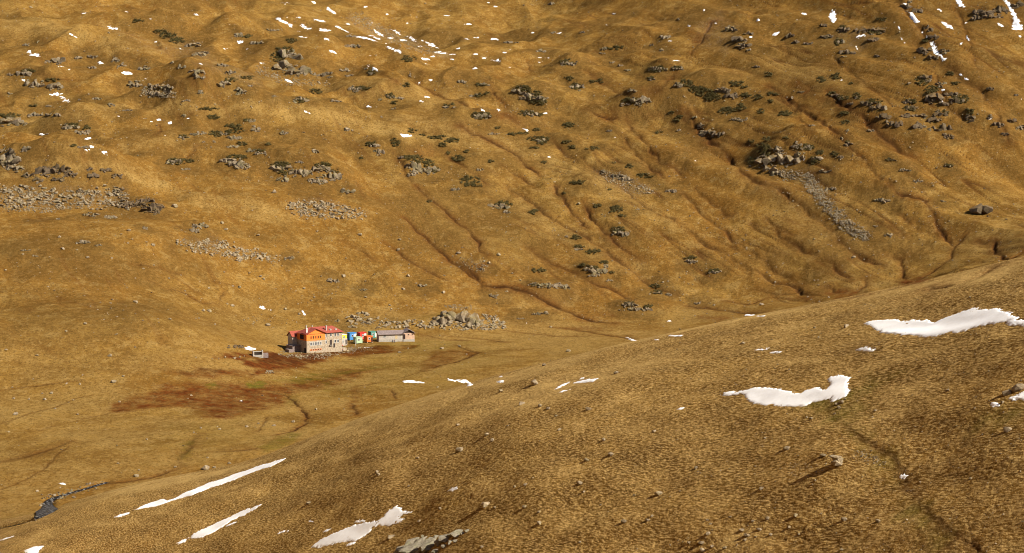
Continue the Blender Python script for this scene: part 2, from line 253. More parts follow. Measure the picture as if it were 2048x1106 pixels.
SNOW = '''
A: 503,80,12,5,0;758,71,12,4,10;895,113,12,4,10;1172,87,16,6,10;670,168,26,10,15;420,205,34,8,28;32,248,22,8,15;180,322,20,9,20;220,333,20,9,5;597,377,17,7,0;367,397,16,6,0;757,436,38,10,15;878,473,18,4,5;327,564,40,9,-5;375,580,18,9,20;395,602,28,8,8;137,479,14,6,20;333,718,10,6,0;712,695,10,4,0;905,727,20,5,10;957,718,20,8,0;1015,736,10,8,0;1127,708,10,5,0;1133,604,16,5,0;253,803,14,5,0;495,830,36,5,-5;550,879,14,5,0;512,896,20,4,0;625,909,13,7,-10;933,251,8,4,0;1085,295,14,5,30;1205,383,16,6,20;1437,250,18,12,10;1352,290,14,6,0;1483,294,11,5,0;1566,377,14,4,0;1377,149,11,4,0;1725,482,30,11,30;1656,449,14,4,0
A: 1680,120,36,10,28;1742,155,22,9,35;1725,106,18,5,25;1782,103,12,7,0;1777,187,14,4,0;1825,162,40,11,18;1812,222,26,4,10;1933,178,38,14,5;1955,236,28,12,15;1715,14,32,13,-5;1877,15,12,10,30;1985,68,38,8,32;1920,125,42,8,12;2027,165,18,8,20;1990,310,32,6,22;1825,665,12,4,25;1855,679,10,4,20;1545,809,14,6,0;987,810,12,4,0;415,415,8,4,0
B: 23,185,50,9,30;80,213,26,5,20;140,42,10,5,0;33,145,14,6,0;175,135,12,6,0;223,200,34,10,35;318,186,34,8,28;205,228,36,8,25;180,240,40,5,12;290,227,20,5,0;128,225,24,4,10;262,262,42,5,15;308,296,48,7,22;370,243,24,8,10;425,235,30,6,30;465,277,15,4,0;515,255,40,7,20;545,275,36,6,20;185,338,28,6,22;158,394,12,4,35;205,416,26,7,35;505,354,26,5,5;590,314,52,9,12;660,324,24,3,0;545,338,16,3,0;673,357,30,6,15;680,294,22,4,-5;810,325,30,7,8;860,347,40,9,15;915,360,30,5,12;876,388,18,3,0;915,234,30,9,0;752,233,20,4,0;790,225,24,7,5;665,248,14,4,0
B: 640,92,26,5,0;758,144,22,3,0;973,314,14,4,0;1190,343,34,4,0;1230,346,16,3,0;1180,372,14,3,0;1000,405,10,3,0;870,308,10,3,0;803,412,18,12,0;1052,443,18,8,15;532,479,10,10,0;461,491,16,9,30;868,484,9,5,0;1858,173,18,9,-5;1580,150,9,3,0;1625,82,9,4,0;1290,198,22,4,0;1957,245,15,4,0;1140,194,7,3,0;1778,368,8,5,0;160,639,15,9,15;478,606,14,5,25;512,581,16,4,0;840,656,22,7,28;937,658,12,8,20;1217,678,16,7,0;1057,747,18,7,30;1105,775,17,10,20;385,812,31,8,3;185,809,12,4,0;868,849,12,8,20;772,882,16,4,20;300,899,12,4,0;1635,821,8,4,0
B: 1236,852,8,5,0;1235,940,10,3,0;1130,1023,9,5,20;1318,405,10,4,0;1010,296,9,4,0;500,384,12,9,0;390,137,7,3,0;920,40,9,4,0;275,86,7,4,0;877,15,9,3,0;2000,362,26,4,0
C: 722,82,20,9,25;690,128,14,4,40;710,147,8,4,40;552,204,18,9,-20;451,122,8,8,0;778,212,6,9,0;757,143,7,4,0;125,60,6,12,0;25,97,14,4,10;112,151,20,5,-12;38,157,8,4,0;195,138,8,5,0;44,289,11,4,0;87,291,8,4,0;408,227,12,9,30;1065,215,24,10,-10;1040,290,18,8,60;1262,130,18,8,55;1290,165,14,6,60;1308,232,8,7,60;1328,257,9,7,40;1532,58,18,10,30;1585,155,42,9,28;1690,135,9,6,0;1680,183,12,9,0;1700,228,20,7,65;1660,262,12,9,-20;1590,235,10,7,45;1745,350,14,5,80;1900,150,20,8,20;2015,217,8,7,0;1665,450,30,8,32;1698,473,12,5,20;1550,605,14,9,60;1556,540,8,4,0;1830,706,8,7,0;2023,592,14,6,-10
C: 720,953,8,4,0;70,962,9,5,0;1814,574,6,4,0;955,480,10,5,20;1432,195,8,7,0;1462,230,12,8,50
D: 1570,732,20,10,25;1622,750,18,7,20;1814,762,18,9,55
F: 1090,982,55,17,0;462,984,36,5,-5;558,1000,32,5,-3;395,779,30,6,0;465,785,22,3,0
E: 1995,902,34,5,0;1880,926,15,4,0;1730,922,35,4,20;1107,825,10,4,0;1960,813,14,4,0
G: 1385,933,34,5,-22;1695,980,28,6,-15;1860,918,16,5,0;1945,973,26,14,-15;380,695,20,9,10;30,1022,45,5,-18;1445,197,10,3,0
H: 658,728,32,8,-8;425,84,57,11,5;655,72,30,8,15;735,82,45,12,12;765,100,14,14,0;950,82,22,7,0;952,52,8,4,0;1320,105,50,7,-28;1475,77,72,11,-8;1442,62,14,7,-20;1330,138,28,5,-15;2030,243,12,7,-20;112,918,24,8,0;50,1055,20,6,-15
I: 1862,222,22,10,20;1313,648,20,11,0
'''
# outlined snow: label | points
SNOWPOLY = [
 ('long wavy white snowfield stretched along the upper right of the near hill', 'F: 1085,825 1150,812 1230,805 1300,812 1380,808 1450,812 1500,825 1560,800 1640,770 1700,745 1750,732 1800,742 1870,738 1920,752 1960,775 2005,790 1985,808 1900,825 1830,830 1740,855 1640,880 1550,893 1470,906 1380,902 1290,893 1200,882 1145,862 1120,845'),
 ('narrow tail of snow at the right frame edge beside the long snowfield', 'F: 1930,820 1990,810 2060,815 2100,820 2100,850 2060,846 1985,840'),
 ('boot-shaped white snow patch with an upright right end on the near hill', 'I: 240,153 270,142 330,140 380,128 440,112 500,115 560,125 610,140 660,148 700,155 740,130 800,118 840,125 865,130 875,100 862,68 880,52 930,48 998,58 985,90 985,160 960,178 900,198 880,175 830,195 760,212 715,230 640,228 560,225 460,220 410,200 380,175 370,158 320,160 260,168'),
 ('snow wedge beside the dark boulders at the right frame edge', 'I: 1965,180 2000,165 2039,148 2100,130 2100,180 2039,185 1975,190'),
 ('longest thin diagonal snow streak on the lower left of the near hill', 'G: 797,850 830,832 900,805 960,785 985,785 1000,795 1050,778 1100,750 1180,715 1250,685 1340,660 1400,635 1480,610 1560,585 1650,555 1710,540 1690,555 1620,590 1560,605 1480,635 1400,670 1330,695 1250,720 1150,760 1060,785 990,808 930,828 870,835 820,848'),
 ('short snow sliver at the lower left end of the longest streak', 'G: 690,890 720,875 775,862 770,872 710,890'),
 ('diagonal snow streak widest at its lower end, below the longest streak', 'G: 1055,1048 1085,1030 1140,1010 1160,990 1210,965 1260,945 1320,915 1400,880 1480,845 1560,818 1530,840 1450,885 1380,915 1330,950 1270,985 1210,1010 1160,1020 1130,1015 1100,1040 1070,1053'),
 ('ragged snow patch at the bottom left corner', 'G: 150,1090 200,1070 265,1063 240,1085 215,1115 170,1120'),
 ('ragged white snow patch with a torn right end left of the bottom rock slabs', 'P: 624,1093 640,1080 665,1068 683,1061 700,1054 722,1047 745,1043 762,1040 770,1030 778,1022 790,1015 800,1014 806,1022 826,1022 815,1030 800,1032 812,1036 800,1046 782,1053 765,1050 745,1055 742,1063 725,1075 705,1083 683,1084 660,1088 640,1095'),
 ('small snow drift left of the lodge above the concrete trough', 'P: 489,694 499,693 503,697 511,696 509,698 501,700 496,701 491,698'),
 ('snow streak at the top edge in the upper right gully, its highest piece', 'C: 1285,-10 1320,-10 1345,38 1330,42 1300,22'),
 ('broken snow blob second down the upper right gully', 'C: 1350,75 1375,75 1395,110 1410,130 1385,138 1365,110'),
 ('long thin snow streak down the middle of the upper right gully', 'C: 1450,205 1475,235 1500,265 1520,300 1545,335 1572,352 1560,365 1530,335 1505,320 1490,285 1470,250'),
 ('snow piece cut by the top edge right of the upper right gully', 'C: 1625,-10 1660,-10 1682,42 1655,40 1635,25'),
 ('widest long snow streak at the top right corner of the slope', 'C: 1915,-12 1940,-12 1975,60 2005,120 2030,180 1970,178 1980,130 1970,90 1945,50'),
 ('upright ragged snow blob high on the right slope', 'C: 870,100 890,62 915,60 912,120 898,135 885,115'),
]
BOULDERS = '''
H: 1160,88,28;955,138,14;1080,212,18;1188,225,14;1237,240,14;1475,243,20;870,397,14;903,432,14;705,492,24;1303,368,12;1570,428,14;1610,517,20;1467,549,16;1868,379,14;215,620,12;218,638,14;1425,688,15;1445,740,11;1895,750,22;860,818,28;915,835,10;1180,860,12;1185,928,15;1690,917,16;1830,908,14;1855,885,11;300,1008,20;840,1068,12;1425,1040,9;465,915,12;1640,28,14;695,340,14;455,537,11;400,705,9;590,840,11;1095,830,16;1100,695,12;1035,710,10;1750,760,9;1550,818,7;995,345,9;1285,285,8
I: 840,522,18;620,480,20;78,597,14;145,908,10;165,932,8;283,890,10;418,913,9;505,898,14;678,880,16;635,953,12;350,970,17;383,998,20;455,965,17;525,997,12;433,1010,8;370,1028,12;150,990,15;35,1045,12;110,1042,18;175,1068,12;248,1074,13;115,1090,18;692,993,10;950,1086,11;1165,915,15;965,905,18;945,205,16;920,215,14;935,235,13;970,185,8;907,272,8;1148,254,9;765,300,12;740,295,8;1583,133,11;1935,148,34;2000,120,36;1910,205,11;1745,240,9;1940,370,22;470,720,14;490,418,10;550,835,7;1720,660,10
F: 980,843,20;785,853,11;360,945,15;473,712,16;1018,430,14;1240,300,12;1715,670,9;810,910,10
D: 1045,125,20;770,270,18;355,308,13;375,380,13;460,387,8;525,433,13;297,430,8;765,345,9;875,340,8;915,358,17;1340,520,8;1490,525,11;1430,610,13;1392,603,9;920,478,9;1010,558,9;810,697,16;1215,750,14;1250,752,16;1190,795,8;1015,800,11;1285,833,9;1600,835,18;1390,720,13;1360,710,8;395,873,9;655,1018,12;510,828,14;220,1018,9;37,985,10;1880,670,8;1820,615,10;700,890,7;660,705,9;1920,545,8;1640,40,20;1330,225,12;1545,298,12;1350,262,14;1560,545,12;1580,560,12;1705,740,12;1790,770,12
G: 677,80,16;738,47,8;308,150,11;252,152,7;172,186,9;270,187,10;95,275,14;80,180,9;330,243,8;880,425,9;1475,350,9;1545,332,8;1640,343,11;1752,320,12;1313,365,8;1200,358,8;815,645,14;1225,598,26;1283,594,10;1240,535,8;1050,592,9;1843,808,16;320,762,12;1370,570,10;440,770,11
E: 345,325,13;340,385,13;110,295,16;400,540,16;370,620,13;610,640,13;290,717,10;145,670,10;885,462,14;700,405,14;940,415,16;1250,847,11;1213,1075,13;1355,992,13;705,962,13;600,975,14;15,543,16;615,540,9;990,635,9;845,775,11;1230,762,20;1420,110,12
B: 30,770,18;1090,30,8;500,20,8
A: 1500,635,7;290,635,10;185,42,10;650,195,9
'''
# ---------------------------------------------------------------- traced lines and patches (tile letter: pixels of a 3x enlargement of that tile)
# width m, depth m, soil tint
GULLIES = '''
E 1.3 1.6 .9: 440,0 500,60 600,130 680,210 760,260 820,340 830,380 880,420
E 1.2 1.4 .9: 375,190 430,250 500,310 560,370 640,430 740,510 850,580
E 1.5 1.5 .6: 980,0 1080,70 1200,150 1330,240 1450,300 1560,370 1680,470 1850,600 2000,660
E 1.4 1.5 .9: 1270,0 1310,60 1400,180 1470,260
E 1.4 1.7 .95: 1450,100 1500,190 1560,260 1640,340 1700,390 1800,450
E 1.4 1.4 .7: 1660,0 1740,70 1860,150 2000,210
E 1.5 1.2 .7: 1110,370 1200,440 1340,490 1460,560 1600,610 1750,690
E 2.2 1.0 .9: 650,450 720,500 800,560 850,600 1000,600 1150,640 1230,700 1380,760 1500,810 1650,830
E 1.2 1.0 .6: 250,340 330,390 400,440 540,520 680,590
E 1.2 0.8 .5: 0,330 100,380 200,440
E 1.0 0.8 .9: 480,890 600,920 760,930
E 1.0 0.7 .8: 620,900 800,915 1000,940
E 1.0 0.7 .8: 980,870 1130,885 1300,905 1500,900
E 1.1 0.8 .8: 1250,850 1400,860 1560,890 1700,910 1800,960
E 1.3 0.6 .8: 690,960 730,980 820,1000 700,1050 500,1100
E 1.2 0.8 .7: 1500,975 1600,985 1640,1000
E 1.2 0.8 .7: 1700,900 1790,930 1850,960
F 1.7 1.9 .7: 0,40 100,150 200,230 300,320 420,400 540,500 650,560
F 1.8 2.1 .7: 0,230 60,280 150,350 250,410 330,460 430,510 540,560 650,600 760,660
F 1.5 1.8 .7: 540,0 640,70 740,150 850,230 950,340 1050,410 1200,490
F 1.3 1.2 .6: 70,20 180,110 290,190
F 1.3 1.2 .6: 500,200 560,280 610,320 700,370 800,430
F 1.2 1.1 .8: 850,440 910,470 930,510 1010,570
F 1.6 1.5 .9: 1230,0 1330,50 1450,90 1500,150 1520,250 1560,300 1620,370 1600,430 1500,500 1430,560 1340,600 1250,570
F 1.4 1.3 .9: 1690,290 1640,350 1610,380
F 1.4 1.3 .9: 1860,320 1800,350 1760,330
F 1.6 1.4 .9: 2039,400 1950,440 1880,400 1840,330
F 1.3 1.4 .9: 1200,420 1320,440 1310,500 1330,560
F 1.4 1.2 .8: 1900,470 1750,540 1600,590 1450,610
F 1.4 1.4 .9: 1100,540 1090,600 1050,640
F 1.4 1.2 .8: 850,600 920,640 1050,680
F 1.2 1.0 .8: 250,690 400,710 500,680
F 1.3 1.0 .8: 20,720 200,740 350,760 500,760
F 1.2 0.9 .7: 1620,330 1660,300 1750,220
F 1.1 0.9 .6: 450,620 560,650 700,650
B 1.2 1.0 .8: 460,500 560,560 700,610 830,660
B 1.2 1.2 .8: 900,520 930,580 980,620 990,650
B 2.6 1.2 1: 940,680 1010,710 1060,750
B 1.6 1.3 .9: 700,750 800,800 920,850 1030,910 1100,980 1200,1060
B 1.0 0.8 .6: 870,480 910,540
B 1.3 1.3 .6: 1250,830 1330,910 1400,960 1500,1000 1620,1080
B 1.6 1.0 1: 1460,650 1540,690 1640,700 1620,670
B 1.4 1.3 .7: 1700,700 1740,770 1830,860 1900,950 1990,1000 2040,1060
B 1.4 1.3 .6: 1680,800 1750,900 1850,1000 1960,1080
B 2.4 1.4 .9: 1990,450 1920,520 1880,540 1790,550
B 1.2 1.0 .6: 1460,420 1560,500 1660,550 1760,560
B 1.3 1.3 .7: 310,900 360,980 400,1060 430,1106
B 1.2 1.1 .5: 560,880 680,960 800,1040 880,1106
B 1.2 1.1 .6: 960,990 1050,1050 1150,1106
B 1.4 1.1 .8: 250,440 330,490
B 1.2 1.0 .6: 1120,370 1130,430
C 2.0 2.0 .8: 0,660 70,740 150,820 230,900 300,980 420,1060 500,1106
C 1.5 1.7 .8: 500,510 620,580 740,670 850,740 930,800 1020,890 1130,990 1220,1090
C 2.2 1.8 .8: 850,540 930,600 1020,650 1120,730 1200,810 1280,890 1380,930
C 1.4 1.4 .6: 1080,490 1180,570 1290,650
C 2.4 2.4 .5: 1300,10 1360,80 1430,180 1500,290 1570,370 1640,440 1720,500 1800,560 1870,640
C 1.8 2.0 .5: 1490,400 1530,500 1560,600 1650,680 1740,760
C 1.6 1.4 .4: 1630,20 1690,180 1740,340 1760,420
C 1.6 1.6 .3: 870,330 980,400 1080,480
C 1.3 1.1 .6: 690,700 770,790
C 1.5 1.4 .5: 1380,250 1420,320
C 1.3 1.2 .8: 50,320 130,220 170,130 220,110
C 1.8 1.8 .4: 1870,640 1920,780 1960,860
C 2.4 2.2 .3: 1950,40 1975,100 2020,190
C 1.3 1.1 .5: 600,250 640,330
A 1.0 0.8 .4: 0,380 100,410 300,460 500,480
A 1.1 0.9 .6: 950,740 960,780 935,805
A 1.2 1.0 .5: 1180,870 1160,900 1100,960
A 1.0 0.8 .5: 1130,690 1180,660 1230,650
D 0.8 0.7 .6: 880,560 1000,620 1100,640 1200,700 1290,710
D 0.8 0.6 .5: 1030,540 1120,590 1190,640
D 0.7 0.5 .5: 1310,700 1345,640
D 0.8 0.6 .4: 780,470 950,490 1080,530
D 0.7 0.5 .4: 1250,570 1400,600
G 0.5 0.25 .6: 0,132 200,110 320,92 500,70
G 0.4 0.20 .5: 20,330 180,270 330,235 460,180 560,160
G 0.4 0.20 .5: 0,730 150,670 270,600 340,520 420,460
G 0.9 0.9 1: 1640,145 1720,165 1790,230 1840,280 1830,320 1760,365 1650,400
G 1.8 0.5 .5: 1100,590 1095,520 1130,460 1200,390
G 1.4 0.5 .6: 1560,480 1400,490 1250,500
G 0.5 0.3 .4: 1600,290 1570,340 1540,380
G 1.5 0.6 .6: 0,560 150,530 300,480 420,440
G 0.6 0.3 .4: 200,380 380,330 560,290 720,250
G 1.1 0.7 .7: 560,700 700,680 900,655 1050,600
H 1.2 0.5 .8: 60,210 95,260 90,330
H 0.8 0.4 .6: 300,130 330,190
H 0.6 0.3 .5: 480,20 350,60 200,90 80,110
I 0.35 0.12 .5: 870,240 940,320 1040,400 1150,470 1260,530 1310,620 1340,720 1430,820 1500,900 1600,980 1660,1010 1530,1106
I 0.35 0.1 .4: 1760,290 1710,350 1690,440 1640,500 1540,580 1400,600
I 0.4 0.4 .7: 1660,1010 1760,1080 1800,1106
'''
# soft-edged tints of the sward, and shade painted over the upper right slope: channel, strength, edge softness m : polygon
TINTS = '''
P red 1.4 3: 432,716 470,708 520,704 560,702 600,706 640,710 700,704 760,696 830,692 800,703 720,712 650,724 560,744 500,752 520,736 480,730 505,718
P red 1 4: 215,808 290,790 330,770 420,765 560,770 680,740 765,738 690,765 600,790 530,820 470,838 410,835 380,815 300,815 230,825
P red 1.2 2: 690,700 760,694 840,690 835,697 770,704 700,708 640,716
P red .8 3: 860,705 935,695 960,705 900,728 840,745
P red 1 3: 380,785 500,780 480,820 430,835 395,815
P red .7 2: 700,775 718,770 716,812 706,812
P red .9 3: 330,742 420,738 540,740 480,752 380,756
P green 1.3 2: 495,768 520,762 535,768 520,776 500,775
P green 1.3 2: 410,768 430,764 436,771 418,776
P green .7 4: 540,760 620,745 700,742 760,735 680,752 600,768
P green .3 5: 740,690 840,682 940,684 900,700 800,705
P green .6 2: 545,878 585,862 600,868 580,890 530,905 515,895
P green .7 2: 362,890 390,870 385,905 372,925 360,915
P green .5 3: 575,790 595,790 600,815 580,810
P green .6 3: 640,765 670,760 660,785 642,780
P green .35 6: 850,635 930,640 900,625 860,628
P red 1 2: 1795,562 1830,555 1870,556 1850,565 1825,574 1810,570
P red .8 2: 1640,588 1700,598 1740,590 1690,578
P red .7 2: 1570,598 1640,603 1640,595 1600,592
P red .7 3: 1375,62 1408,62 1410,78 1400,92 1385,85
P red .7 2: 930,530 960,525 985,530 960,540
P red .6 3: 950,568 1020,560 1060,575 1080,590 1020,580
P red .7 2: 995,226 1030,228 1020,238 1000,236
P red .5 3: 1120,640 1200,620 1230,632 1180,644
P red .6 2: 1100,655 1180,652 1240,662 1160,664
P red .6 3: 1400,630 1470,634 1440,642 1380,638
P red .5 3: 1560,165 1600,155 1640,185 1660,210 1620,200
P red .5 2: 1280,228 1310,225 1330,235 1290,238
P red .4 3: 820,300 860,290 880,310 840,320
P heath .8 6: 395,222 450,214 520,222 560,240 520,262 440,262 380,250
P heath .6 8: 0,600 60,560 200,590 330,640 300,680 150,690 0,660
P heath .5 8: 60,470 160,490 260,520 200,545 80,530
P heath .45 8: 0,720 200,690 380,700 300,740 100,760 0,762
P heath .7 6: 0,20 50,25 40,60 0,62
P heath .6 5: 1300,20 1350,15 1360,50 1300,60
P heath .5 5: 1090,40 1170,30 1160,60 1100,62
P heath .7 3: 1730,650 1820,600 2048,592 2048,626 1990,612 1900,612 1850,640 1800,640 1740,640
P heath .8 3: 1740,676 1860,680 2048,668 2048,720 1900,730 1750,705
P heath .8 3: 1700,760 1770,745 1850,760 1830,830 1760,850 1700,820
P heath .7 4: 1480,820 1640,830 1560,900 1430,940 1300,980 1200,960 1250,880 1380,840
P heath .35 3: 1850,800 2048,780 2048,1106 1900,1106 1870,1000 1800,900
P heath .5 4: 900,880 1050,850 1200,880 1100,960 950,980
P heath .6 4: 700,900 850,880 900,960 760,1010 620,1000
P heath .5 4: 1450,940 1620,950 1750,1000 1700,1090 1500,1080 1400,1010
P heath .7 3: 560,960 700,960 620,1010 500,1060
P green .7 2.5: 1600,795 1680,790 1700,830 1740,870 1800,930 1820,1000 1900,1070 1860,1106 1800,1020 1770,940 1700,880 1640,840
P straw .4 3: 1860,1040 1960,1070 1990,1106 1840,1106
P green .45 3: 1690,800 1740,740 1790,750 1740,800
P green .6 3: 1960,830 2048,815 2048,838 1950,845
P scree .5 3: 700,25 790,60 885,105 950,112 870,112 760,78 690,45
P scree .35 4: 1680,45 1760,60 1720,110 1660,90
P scree .3 5: 1600,340 1640,350 1750,480 1700,470 1620,390
P scree .3 4: 180,40 240,60 380,100 440,130 330,110 230,70
P scree .35 4: 330,60 400,90 460,130 540,160 500,170 420,140 350,100
P scree .35 3: 0,372 100,372 250,375 260,410 100,420 0,415
P scree .3 3: 560,400 640,395 740,425 720,442 590,432
P scree .3 3: 350,475 430,470 560,515 500,525 380,500
P scree .35 3: 1180,335 1260,350 1330,385 1270,395 1200,365
P scree .35 4: 1390,50 1440,20 1480,60 1450,110 1400,90
P scree .4 2: 560,706 600,704 660,700 700,690 740,692 690,704 620,716 570,714
P straw .9 4: 250,203 400,208 520,202 640,212 760,242 900,272 1000,308 880,288 740,266 600,240 480,224 300,226
P straw .9 3: 0,332 120,322 230,322 300,346 380,385 300,376 200,348 80,352 0,362
P straw .8 4: 330,378 420,385 520,398 610,440 560,452 460,424 380,408
P straw .8 3: 110,292 240,280 330,272 420,268 340,292 240,302 150,308
P straw .7 3: 0,240 80,232 180,212 260,205 300,215 200,228 100,248 0,262
P straw .6 6: 0,790 250,758 230,800 120,830 0,850
P straw .7 6: 0,950 160,930 320,905 390,930 240,955 100,985 0,1010
P straw .8 3: 230,965 400,948 520,922 480,940 330,975 200,1000
P straw .7 4: 400,840 520,825 560,850 520,880 420,880
P straw .7 5: 1000,655 1300,662 1500,638 1400,658 1250,692 1050,690 900,670
P straw .8 4: 1180,704 1400,656 1500,640 1650,610 1800,586 2048,560 2048,516 1900,552 1800,576 1650,606 1480,636 1180,698
P straw .6 5: 700,838 900,778 1180,704 1150,725 950,790 720,860 560,910
P straw .6 6: 900,820 1100,760 1300,700 1400,690 1300,740 1100,800 950,850
P straw .6 5: 1250,840 1400,830 1420,850 1300,880 1200,870
P straw .5 5: 1380,1040 1500,1050 1560,1090 1400,1100
P straw .7 5: 0,30 120,40 220,75 330,110 260,110 120,80 0,60
P straw .6 6: 640,150 800,160 950,190 860,215 720,190 620,175
P straw .7 5: 700,220 900,240 1050,290 1200,350 1350,440 1420,500 1300,440 1150,360 1000,300 820,262
P straw .6 5: 1000,380 1100,430 1250,520 1400,590 1500,620 1380,600 1200,530 1060,440
P straw .7 4: 1700,560 1760,556 1800,568 1760,590 1710,584
P straw .6 6: 1440,330 1560,380 1700,480 1800,530 1680,500 1540,420
P straw .5 6: 1500,120 1660,130 1720,180 1600,170
P straw .5 5: 1900,480 2048,420 2048,500 1960,530
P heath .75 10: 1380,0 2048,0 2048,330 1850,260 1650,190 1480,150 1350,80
P heath .5 6: 700,380 900,420 1000,480 950,520 860,470 740,440
P heath .45 6: 1100,260 1300,300 1400,360 1250,340
P heath .5 5: 380,620 560,560 640,600 540,660 420,670
P heath .55 3: 250,60 330,50 400,90 330,90
P heath .5 5: 900,130 1000,130 1060,170 960,180
P green .15 8: 640,700 800,700 1000,690 1000,740 900,770 760,790 660,800 560,780
P green .15 8: 340,850 480,840 520,880 420,930 330,930
P heath .5 4: 0,905 120,880 200,885 140,915 0,930
P heath .5 4: 120,870 220,858 330,868 240,885
P soil .55 1.5: 560,706 590,712 640,712 700,698 760,694 740,702 680,712 620,726 560,728 500,722 470,722 500,714
P soil .5 1.5: 350,742 400,736 460,738 420,748 370,750
P wet .8 2: 588,702 650,698 700,688 660,708 610,716
'''
M = {k: np.zeros(Z.shape, np.float32) for k in ('heath_shade', 'red', 'green', 'soil', 'scree', 'straw')}

# flat pads for the buildings (world positions from their photo pixels)
def pad(u0, v0, u1, v1, ru, rise=0.0, hw=8):
    a, b = cast([u0, u1], [v0, v1], 620); s = window(min(a[0], b[0]) - hw - 14, max(a[0], b[0]) + hw + 14, min(a[1], b[1]) - hw - 14, max(a[1], b[1]) + hw + 14)
    d, arc, L = seg_dist(X[s], Y[s], [(a[0], a[1]), (b[0], b[1])]); zz = a[2] + (b[2] - a[2]) * arc / L
    w = sst(hw + 12, hw, d); Z[s] = Z[s] * (1 - w) + zz * w

CAM0 = np.array([0, 0, HC])
RK = rd(ROCKS); JG = rd(GREENS); SN = rd(SNOW); BO = rd(BOULDERS)
_rc = cast([r[0] for r in RK], [r[1] for r in RK], 640)
for r, c in zip(RK, _rc):                                          # the ground swells where bedrock comes through
    ppm = FP / np.linalg.norm(c - np.array([0, 0, HC])); a = r[2] / ppm * 1.25; h = min(5.5, max(.4, 0.9 * r[3] / ppm)); b = max(a * .8, h * 1.6)
    s = window(c[0] - 3 * a, c[0] + 3 * a, c[1] - 3 * b, c[1] + 3 * b)
    dx = (X[s] - c[0]) / a; dy = (Y[s] - c[1] - b * .5) / b; q_ = dx * dx + dy * dy
    Z[s] += h * .5 * np.exp(-q_ * 1.1) * (1 + .5 * gn(X[s] / 5, Y[s] / 5))
for r in RK + JG:                                                   # heather and bilberry grow round the rocks
    c = cast([r[0]], [r[1]], 640)[0]; ppm = FP / np.linalg.norm(c - CAM0); a = r[2] / ppm * 2.3 + 4; b = a * 1.2
    s = window(c[0] - a, c[0] + a, c[1] - b, c[1] + b); q_ = ((X[s] - c[0]) / a) ** 2 + ((Y[s] - c[1]) / b) ** 2 + 1.3 * fbm(X[s], Y[s], 12, 4, 4.1, .7)
    M['heath_shade'][s] = np.maximum(M['heath_shade'][s], .95 * sst(1.1, .1, q_))
# carve
wide = [x for x in rdl(GULLIES)]
for (w, dep, soil), pts in wide:
    pw = cast([p[0] for p in densify(pts, 3)], [p[1] for p in densify(pts, 3)])
    keep = [pw[0]]
    for p in pw[1:]:
        if abs(np.hypot(p[0], p[1]) - np.hypot(keep[-1][0], keep[-1][1])) > 90: break
        keep.append(p)
    if len(keep) < 3: continue
    pw = [(p[0], p[1]) for p in keep]; xs = [p[0] for p in pw]; ys = [p[1] for p in pw]; r = w * 7 + 6
    s = window(min(xs) - r, max(xs) + r, min(ys) - r, max(ys) + r); x, y = X[s], Y[s]
    nx = x + 1.1 * w * gn(x / (8 * w), y / (8 * w)) + 0.5 * w * gn(x / (2.5 * w), y / (2.5 * w) + 9); ny = y + 1.1 * w * gn(x / (9 * w) + 31, y / (9 * w) + 3)
    d, arc, L = seg_dist(nx, ny, pw)
    endf = sst(0, 6 * w, arc) * sst(0, 6 * w, L - arc); var = np.clip(0.75 + 0.7 * gn(arc / 19.0, arc * 0 + w * 7 + dep * 31), .4, 1.2)
    on = np.exp(-(d / (w * 0.7)) ** 2) * var * (0.25 + 0.75 * endf)
    Z[s] -= dep * 0.62 * on + dep * 0.38 * np.exp(-(d / (w * 4.2)) ** 2) * endf
    M['soil'][s] = np.maximum(M['soil'][s], soil * np.clip(np.exp(-(d / max(w * 0.62, .5)) ** 2) * var * (0.4 + 0.6 * endf) * 1.25, 0, 1))
    M['red'][s] = np.maximum(M['red'][s], 0.5 * soil * np.exp(-(d / (w * 2.2)) ** 2) * var)
# fine creases that run down the centre and right of the far slope
cz_ = (gn(ta / 7.5 + .25 * gn(sa / 34, ta / 20), sa / 150 + 9)); cm = np.exp(-(cz_ / .05) ** 2) * np.clip(gn(sa / 75 + 3, ta / 42) * 2.2 + .45, 0, 1) * slope * (1 - .85 * leftish) * (DD > 640)
Z -= .95 * cm; M['soil'] = np.maximum(M['soil'], (.6 * cm).astype(np.float32)); M['red'] = np.maximum(M['red'], (.35 * np.exp(-(cz_ / .12) ** 2) * (cm > .02) * cm ** .3).astype(np.float32)); del cz_, cm
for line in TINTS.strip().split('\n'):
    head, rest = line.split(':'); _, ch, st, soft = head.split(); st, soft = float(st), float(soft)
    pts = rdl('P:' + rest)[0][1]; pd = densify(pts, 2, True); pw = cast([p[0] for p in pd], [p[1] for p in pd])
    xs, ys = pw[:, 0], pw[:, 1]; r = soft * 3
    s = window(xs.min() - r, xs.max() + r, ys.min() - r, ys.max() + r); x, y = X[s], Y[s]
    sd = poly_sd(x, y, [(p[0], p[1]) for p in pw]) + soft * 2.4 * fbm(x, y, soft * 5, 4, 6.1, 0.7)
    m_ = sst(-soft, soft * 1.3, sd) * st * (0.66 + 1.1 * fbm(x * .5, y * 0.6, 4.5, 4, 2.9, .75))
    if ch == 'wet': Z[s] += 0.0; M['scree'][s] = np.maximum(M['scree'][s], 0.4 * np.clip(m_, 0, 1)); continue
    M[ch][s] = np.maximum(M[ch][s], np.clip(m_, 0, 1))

pad(600, 708, 690, 697, 0, hw=9)
pad(708, 684, 748, 678, 0, hw=5)
pad(757, 684, 830, 681, 0, hw=7)

